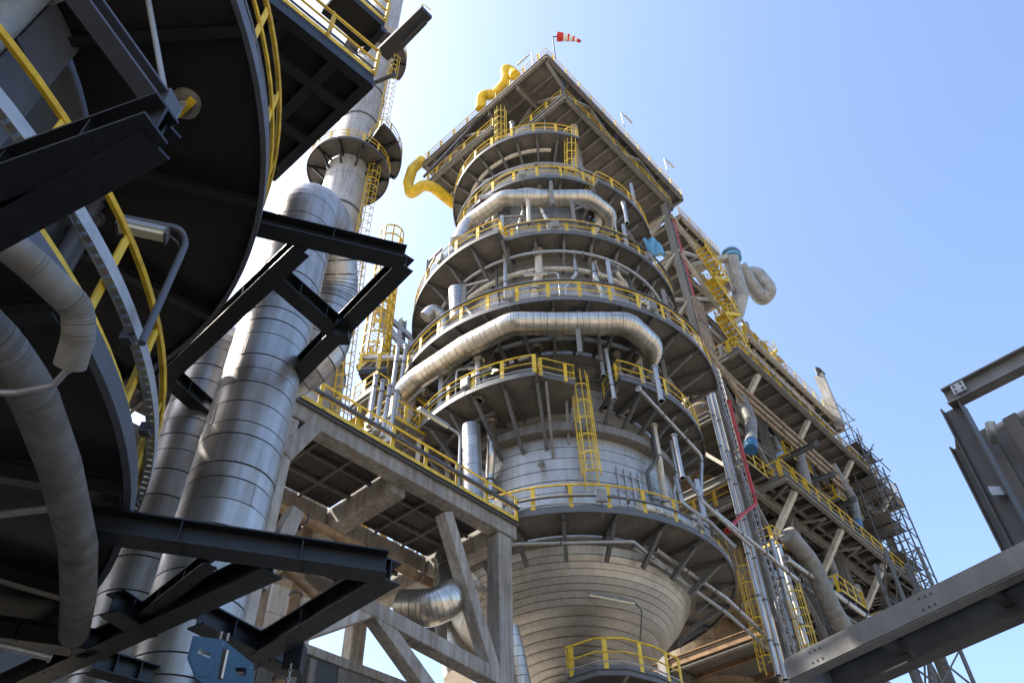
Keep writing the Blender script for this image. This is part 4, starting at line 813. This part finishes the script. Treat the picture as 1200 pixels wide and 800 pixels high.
# perforated cable tray along the lower rail
tr = thing('cable_tray', 'curved perforated cable tray along the lower left walkway rail', 'cable tray', tp(0, 6.5, 6.8, LX))
n = 60; aa = [-70 + 150 * j / n for j in range(n + 1)]
for r_ in (6.31, 6.385):
    lathe(MB(), LX, [(r_ - .006, 6.72), (r_ + .006, 6.72), (r_ + .006, 6.86), (r_ - .006, 6.86)], n, -70, 80).build('side_rail', 'galv', tr, True)
mb = MB()
for j in range(150): a = -70 + j; mb.bar(tp(a, 6.31, 6.73, LX), tp(a, 6.385, 6.73, LX), .075, .006)
o = mb.build('slats', 'galv', tr); o['kind'] = 'stuff'
for j in range(12): MB().box(tp(-66 + j * 12, 6.3, 6.74, LX), (.05, 0, 0), (0, .05, 0), (0, 0, .06)).build('bracket', 'bluegrey', tr)
# vertical lines on the vessel wall
def on_cyl(x, y, ax, r):
    d = ray(x, y); o = CAM - ax; a = d.x ** 2 + d.y ** 2; b = o.x * d.x + o.y * d.y; c = o.x ** 2 + o.y ** 2 - r * r; k = b * b - a * c
    if k < 0: return None
    return CAM + d * ((-b - math.sqrt(k)) / a)
for i, x in enumerate((122, 134, 146, 156)):
    p = on_cyl(x, 300, LX, 4.5) or tp(50 + i * 3, 4.5, 8, LX)
    plainpipe('bluish vertical pipe on the shaded vessel wall, %s from the left' % ('first', 'second', 'third', 'fourth')[i], [V((p.x, p.y, 6.4)), V((p.x, p.y, 11.0))], (.09, .06, .1, .05)[i], 'bluegrey', group='vertical pipes on the dark vessel')
p = on_cyl(48, 55, LX, 4.42); dvt = thing('wall_duct', 'pale flat duct upright on the shaded vessel at the top left corner', 'duct', V((p.x, p.y, 6.4)))
nn = (V((p.x, p.y, 0)) - LX).normalized(); tt = nn.cross(ZD)
MB().box(V((p.x, p.y, 8.75)), tt * .3, nn * .1, ZD * 2.3).build('duct_panel', 'bluegrey', dvt)
for zz_ in (7.2, 8.6, 10.0): MB().box(V((p.x, p.y, zz_)), tt * .33, nn * .13, ZD * .03).build('joint_flange', 'bluegrey', dvt)
p = on_cyl(8, 15, LX, 4.6); plainpipe('pale upright pipe at the very top left corner', [V((p.x, p.y, 6.4)), V((p.x, p.y, 11.0))], .2, 'galv')
# lamp on the bent post
t = thing('tube_lamp', 'large tube lamp on a bent grey post at the lower left walkway', 'lamp', at(166, 400, 6.6)); p0 = at(166, 402, 6.5); p1 = at(218, 285, 8.05); p2 = at(212, 268, 8.1); p3 = at(135, 253, 8.1)
MB().tube(fillet([p0, p1, p2, at(140, 254, 8.12)], .16, 6), .034, 12).build('lamp_post', 'bluegrey', t, True)
a, b = at(140, 262, 8.03), at(196, 274, 8.03); hsg = MB().bar(a, b, .13, .06).build('housing', 'galv', t); MB().bar(a - ZD * .05, b - ZD * .05, .1, .06).build('diffuser', 'glass', hsg)
for e in (a, b): MB().box(e - ZD * .02, (b - a).normalized() * .012, V((0, 0, .07)), (b - a).normalized().cross(ZD) * .08).build('end_cap', 'net', t)
MB().tube(fillet([b, at(208, 284, 8.0), at(211, 292, 8.0)], .03, 4), .01, 6).build('cable', 'net', t, True)
# square dark platform higher up
zq = 17.5
def pq(x, y, z=zq): return at(x, y, z)
sq = thing('deck', 'black square platform overhead at the top left with yellow rail', 'deck', pq(380, 60))
A, B, Cc = pq(437, 95), pq(322, 205), pq(300, -16); Dd = B + (Cc - A)
MB().prism([A, B, Dd, Cc], .25).build('deck_panel', 'blackdeck', sq)
u1, u2 = (Cc - A), (B - A)
for s, e in ((.0, 1), (1, 1)):
    pass
for k in (.02, .25, .6, .98): MB().bar(A + u2 * k - ZD * .12, A + u2 * k + u1 - ZD * .12, .22, .24).build('beam', 'black', sq)
for k in (.02, .3, .72): MB().bar(A + u1 * k - ZD * .11, A + u1 * k + u2 - ZD * .11, .22, .22).build('beam', 'black', sq)
railing(sq, [A + u2 * 0 + ZD * .25, Cc + ZD * .25], step=1.2, low='bluegrey', toe='yellow', pw=.05)
MB().tube([A + ZD * 1.0 - u1.normalized() * .5 , A + ZD * 1.0 + u2 * .4], .05, 8).build('side_pipe', 'edge', sq, True)
s2 = thing('deck', 'second black platform at the top edge beside the stack', 'deck', pq(400, 10, 20))
A2, B2, C2 = pq(450, 32, 20), pq(426, 58, 20), pq(400, -12, 20); MB().prism([A2, B2, B2 + (C2 - A2), C2], .25).build('deck_panel', 'blackdeck', s2); railing(s2, [A2 + ZD * .25, C2 + ZD * .25], step=1.0, low='bluegrey', toe='yellow', pw=.05)
MB().bar(A2 - ZD * .1, B2 - ZD * .1, .15, .2).build('beam', 'black', s2)
mo = thing('monorail_beam', 'dark hoist beam jutting out against the sky beside the stack', 'beam', pq(455, 50, 50))
zb = 66; MB().bar(at(448, 64, zb), at(500, 14, zb), 1.2, .5).build('beam', 'black', mo); MB().bar(at(470, 56, zb - 1), at(499, 26, zb - 1), .3, .3).build('strut', 'black', mo)
MB().tube([at(462, 42, zb + 1.2), at(496, 5, zb + 1.2), at(505, 12, zb + 1.2)], .06, 6).build('top_rail', 'yellow', mo, True)
for x, y in ((470, 34), (485, 17), (496, 5)): MB().tube([at(x, y, zb + 1.2), at(x, y, zb + 1.2) - ZD * 1.0], .05, 6).build('post', 'yellow', mo, True)

# ------------------------------------------------------------------ black bracket frames
def iframe(label, z, beams, w_, h_, m='black'):
    t = thing('pipe_gantry', label, 'steel frame', at(*beams[0][0], z), 'black bracket frames')
    for i, (a, b, *o) in enumerate(beams):
        k = o[0] if o else 1; dz = (0, -.006, .006, .012, -.012)[i % 5]
        MB().ibeam(at(*a, z) + ZD * dz, at(*b, z) + ZD * dz, w_ * k, h_ * k, .018, .014).build('beam', m, t)
        d = (at(*b, z) - at(*a, z)).normalized(); sd_ = d.cross(ZD)
        for f in (.3, .7):
            c = at(*a, z).lerp(at(*b, z), f)
            for sg in (-1, 1): MB().tube([c + d * .05 + sd_ * sg * w_ * k * .3 - ZD * (h_ * k / 2), c + d * .05 + sd_ * sg * w_ * k * .3 - ZD * (h_ * k / 2 + .015)], .012, 6).build('bolt', 'black', t)
            MB().box(c, d * .006, sd_ * w_ * k * .45, ZD * (h_ * k * .45)).build('web_stiffener', m, t)
    return t
UF = iframe('upper black ladder shaped bracket frame jutting out at left centre', 12.0, [((178, 232), (474, 302)), ((355, 287), (170, 462)), ((476, 306), (225, 560)), ((322, 322), (398, 388)), ((195, 436), (262, 496))], .31, .31)
MB().box(at(402, 388, 11.9), RT * .13, V((0, .13, 0)), ZD * .22).build('end_block', 'black', UF)
LF = iframe('lower black ladder shaped bracket frame at the bottom left', 5.95, [((98, 612), (452, 664)), ((322, 658), (-20, 816)), ((458, 668), (190, 830)), ((232, 722), (340, 778)), ((132, 704), (178, 734)), ((248, 655), (170, 716), .6), ((-30, 734), (130, 756)), ((110, 775), (180, 795))], .27, .26)
MB().box(at(345, 772, 5.85), (.11, 0, 0), (0, .11, 0), (0, 0, .17)).build('end_block', 'black', LF)
ch = thing('chain', 'short hanging chain under the lower bracket frame', 'chain', at(341, 778, 5.7))
for k in range(7):
    p = at(341, 780, 5.7) - ZD * (.05 * k); u = V((1, 0, 0)) if k % 2 else V((0, 1, 0)); MB().tube([p + u * .017 * math.cos(j * .785) + ZD * .034 * math.sin(j * .785) for j in range(9)], .007, 5).build('link', 'galv', ch, True)
UB = iframe('big black bracket with two converging beams at the far left', 5.0, [((-60, 226), (190, 138)), ((-60, 296), (190, 156), 1.05)], .17, .2)
bb = thing('overhead_beam', 'blue grey beam slanting down from the top left', 'beam', at(140, 60, 10)); MB().ibeam(at(70, -40, 5.6), at(190, 124, 5.6), .11, .12, .018, .014).build('beam', 'bluegrey', bb); MB().box(at(190, 126, 5.6), (.01, .06, 0), (.06, -.01, 0), (0, 0, .08)).build('end_plate', 'bluegrey', bb)
plainpipe('thin grey hanger rod dropping from the top left deck', [at(170, -20, 10.5), at(200, 146, 8.6), at(214, 122, 10.9)], .03, 'galv')
pt = thing('pipe_sleeve', 'round floor sleeve with yellow lip in the overhead walkway', 'sleeve', at(216, 123, 11.0)); c0 = at(216, 123, 11.05)
MB().tube([c0 - ZD * .03, c0 + ZD * .12], .19, 20).build('sleeve', 'steel', pt, True); MB().tube([c0 - ZD * .06, c0 - ZD * .02], .12, 16).build('cover', 'hose', pt, True); MB().bar(at(208, 134, 10.98), at(226, 117, 10.98), .1, .04).build('lip', 'yellow', pt)
# pipes below the lower walkway
pipe('jacketed grey pipe bending down under the lower left walkway', [at(-20, 262, 5.6), at(40, 312, 5.6), at(92, 362, 5.6), at(92, 395, 5.5), at(82, 428, 5.4)], .105, 'steel', .22, .3, 18, gap=.006)
plainpipe('ribbed flexible conduit hanging from the jacketed pipe end', [at(80, 432, 5.35), at(62, 452, 5.3), at(20, 460, 5.3), at(-20, 460, 5.3)], .022, 'galv', name='conduit', cat='conduit')
pipe('thick dark grey hose pipe arching down the left edge', [at(-60, 350, 5.6), at(-5, 398, 5.6), at(38, 460, 5.6), at(70, 545, 5.6), at(92, 640, 5.6), at(92, 700, 5.6), at(87, 742, 5.95)], .165, 'hose', 1.2, 2.5, 20, 'hose_pipe', gap=.004)
plainpipe('small flanged pipe under the walkway at the left edge', [at(-30, 606, 5.8), at(55, 596, 5.8), at(100, 592, 5.8)], .035, 'galv')
plainpipe('small flanged pipe at the bottom left corner', [at(-30, 750, 5.5), at(10, 758, 5.5), at(60, 770, 5.5)], .04, 'galv')
# blue box
bxz = 5.2
bx = thing('blue_cabinet', 'blue angular metal cabinet under the lower bracket frame', 'cabinet', at(255, 775, bxz))
poly = [(226, 744), (262, 749), (298, 778), (296, 812), (262, 818), (228, 793), (219, 771)]
fl = dist(255, 775, 7.6); nrm = -ray(255, 775); 
def onp(x, y, k=0): d = ray(x, y); return CAM + d * ((fl - CAM).dot(nrm) / d.dot(nrm)) + nrm * k
tilt = V((0, 0, 0))
MB().prism([onp(*p) for p in poly], .26, -nrm).build('body', 'bluebox', bx)
MB().prism([onp(x, y, .006) for x, y in ((222, 771), (228, 746), (255, 750), (248, 793), (230, 791))], -.006, -nrm).build('door', 'bluebox', bx); dr_ = bpy.data.objects[max((o.name for o in bx.children if o.name.startswith('door')))]
MB().bar(onp(264, 760, .006), onp(258, 795, .006), .036, .014, nrm).build('slot_window', 'black', bx); MB().bar(onp(267, 761, .008), onp(260, 794, .008), .018, .016, nrm).build('slot_bar', 'white', bx)
MB().bar(onp(233, 762, .01), onp(247, 768, .01), .004, .042, onp(233, 762) - onp(236, 754)).build('name_plate', 'white', dr_)
for k in range(6): a = onp(234.4 + k * 2.1, 762.6 + k * .9, .013); MB().box(a, RT * .0048, UP * .009, nrm * .001).build('plate_letter', 'bluegrey', bx)
bdg = MB().box(onp(282, 786, .008), RT * .046, UP * .033, nrm * .006).build('badge', 'black', bx); MB().box(onp(282, 788, .016), RT * .03, UP * .012, nrm * .002).build('badge_print', 'pale', bdg)
for x, y in ((228, 750), (262, 754), (294, 782), (232, 788)): MB().tube([onp(x, y, 0), onp(x, y, .01)], .006, 8).build('bolt', 'galv', bx, True)
for x, y in ((258, 748), (266, 750)): MB().tube([onp(x, y, -.06), onp(x + 2, y - 9, -.06)], .012, 8).build('fitting', 'galv', bx, True)
_c, _r = _sc, _sr

# ------------------------------------------------------------------ foreground frames on the right
RF = thing('steel_gantry', 'large brown steel beam frame crossing the bottom right corner', 'steel frame', at(930, 790, 4.6))
z = 4.6
a0, a1 = at(928, 786, z), at(1290, 613, z); d = (a1 - a0).normalized(); sd_ = -d.cross(ZD).normalized()
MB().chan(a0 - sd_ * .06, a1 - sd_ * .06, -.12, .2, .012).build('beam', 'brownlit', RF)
for k in (.35, 1.5):
    sp_ = MB().box(a0 + d * k - sd_ * .064, d * .09, sd_ * .004, ZD * .075).build('splice_plate', 'brownlit', RF)
    for i in (-1, 0, 1):
        for j in (-1, 1): p = a0 + d * (k + i * .055) - sd_ * .068 + ZD * .045 * j; MB().tube([p, p - sd_ * .012], .009, 8).build('bolt', 'brown', sp_, True)
b0 = a0 + sd_ * .46 - ZD * .03; b1 = a1 + sd_ * .46 - ZD * .03
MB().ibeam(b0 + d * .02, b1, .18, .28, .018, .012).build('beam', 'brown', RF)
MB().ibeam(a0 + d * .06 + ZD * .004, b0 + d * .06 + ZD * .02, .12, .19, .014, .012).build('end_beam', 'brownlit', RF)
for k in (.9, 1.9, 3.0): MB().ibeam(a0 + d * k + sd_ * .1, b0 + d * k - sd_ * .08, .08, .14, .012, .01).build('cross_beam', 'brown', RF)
for e_ in (a1, b1): MB().ibeam(e_ - ZD * (e_.z - .02), e_ - ZD * .15, .2, .2, up=d).build('column', 'brown', RF)
R2 = thing('steel_gantry', 'smaller brown beam frame with bolted corner at the right edge', 'steel frame', at(1112, 466, 6))
z = 6.2
c0, c1 = at(1110, 468, z), at(1290, 376, z)
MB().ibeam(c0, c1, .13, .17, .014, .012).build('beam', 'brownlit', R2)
cq = at(1118, 480, z - .1); MB().ibeam(V((cq.x, cq.y, .02)), V((cq.x, cq.y, z - .09)), .17, .17, .014, .012, up=(c1 - c0).normalized()).build('column', 'brown', R2)
d2 = (c1 - c0).normalized(); s2_ = d2.cross(ZD)
MB().box(c0 + d2 * .14 + s2_ * .078, d2 * .055, s2_ * .004, ZD * .05).build('splice_plate', 'galv', R2)
for i in (-1, 1):
    for j in (-1, 1): p = c0 + d2 * (.14 + i * .03) + s2_ * .082 + ZD * .026 * j; MB().tube([p, p + s2_ * .012], .009, 8).build('bolt', 'black', R2, True)
e0 = V((cq.x, cq.y, 5.2)) - V((cq.x, cq.y, 0)).normalized() * .095; MB().box(e0, V((.055, 0, 0)), V((0, .006, 0)), ZD * .04).build('splice_plate', 'galv', R2)
MB().ibeam(V((c1.x, c1.y, .02)), V((c1.x, c1.y, z - .09)), .17, .17, .014, .012, up=(c1 - c0).normalized()).build('column', 'brown', R2)
bxr = thing('clad_box', 'brown corrugated box wall with a pipe along its top at the right edge', 'building', at(1160, 560, 8)); z = 7.8
z = 7.2; f0, f1 = at(1134, 516, z), at(1290, 434, z); vv = f1 - f0; vn = vv.normalized(); wn = vn.cross(ZD)
for k in range(10):
    s0, s1 = k / 10, (k + .997) / 10; o_ = wn * (.04 if k % 2 else 0)
    MB().prism([f0 + vv * s0 + o_ - ZD * z, f0 + vv * s1 + o_ - ZD * z, f0 + vv * s1 + o_ + wn * .05 - ZD * z, f0 + vv * s0 + o_ + wn * .05 - ZD * z], z - .02).build('panel', 'brown', bxr)
MB().ibeam(f0 - vn * .1 - ZD * z, f0 - vn * .1 - ZD * .02, .18, .18, up=vn).build('edge_post', 'brown', bxr)
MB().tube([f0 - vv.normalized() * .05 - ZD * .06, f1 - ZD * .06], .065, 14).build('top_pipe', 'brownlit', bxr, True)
p = at(1160, 495, z - .2); MB().tube(fillet([p, at(1162, 506, z - .3), at(1166, 516, z - .3)], .05, 4), .05, 12).build('pipe_stub', 'galv', bxr, True)
MB().tube([at(1127, 500, z), at(1130, 524, z)], .09, 10).build('flange', 'net', bxr, True)
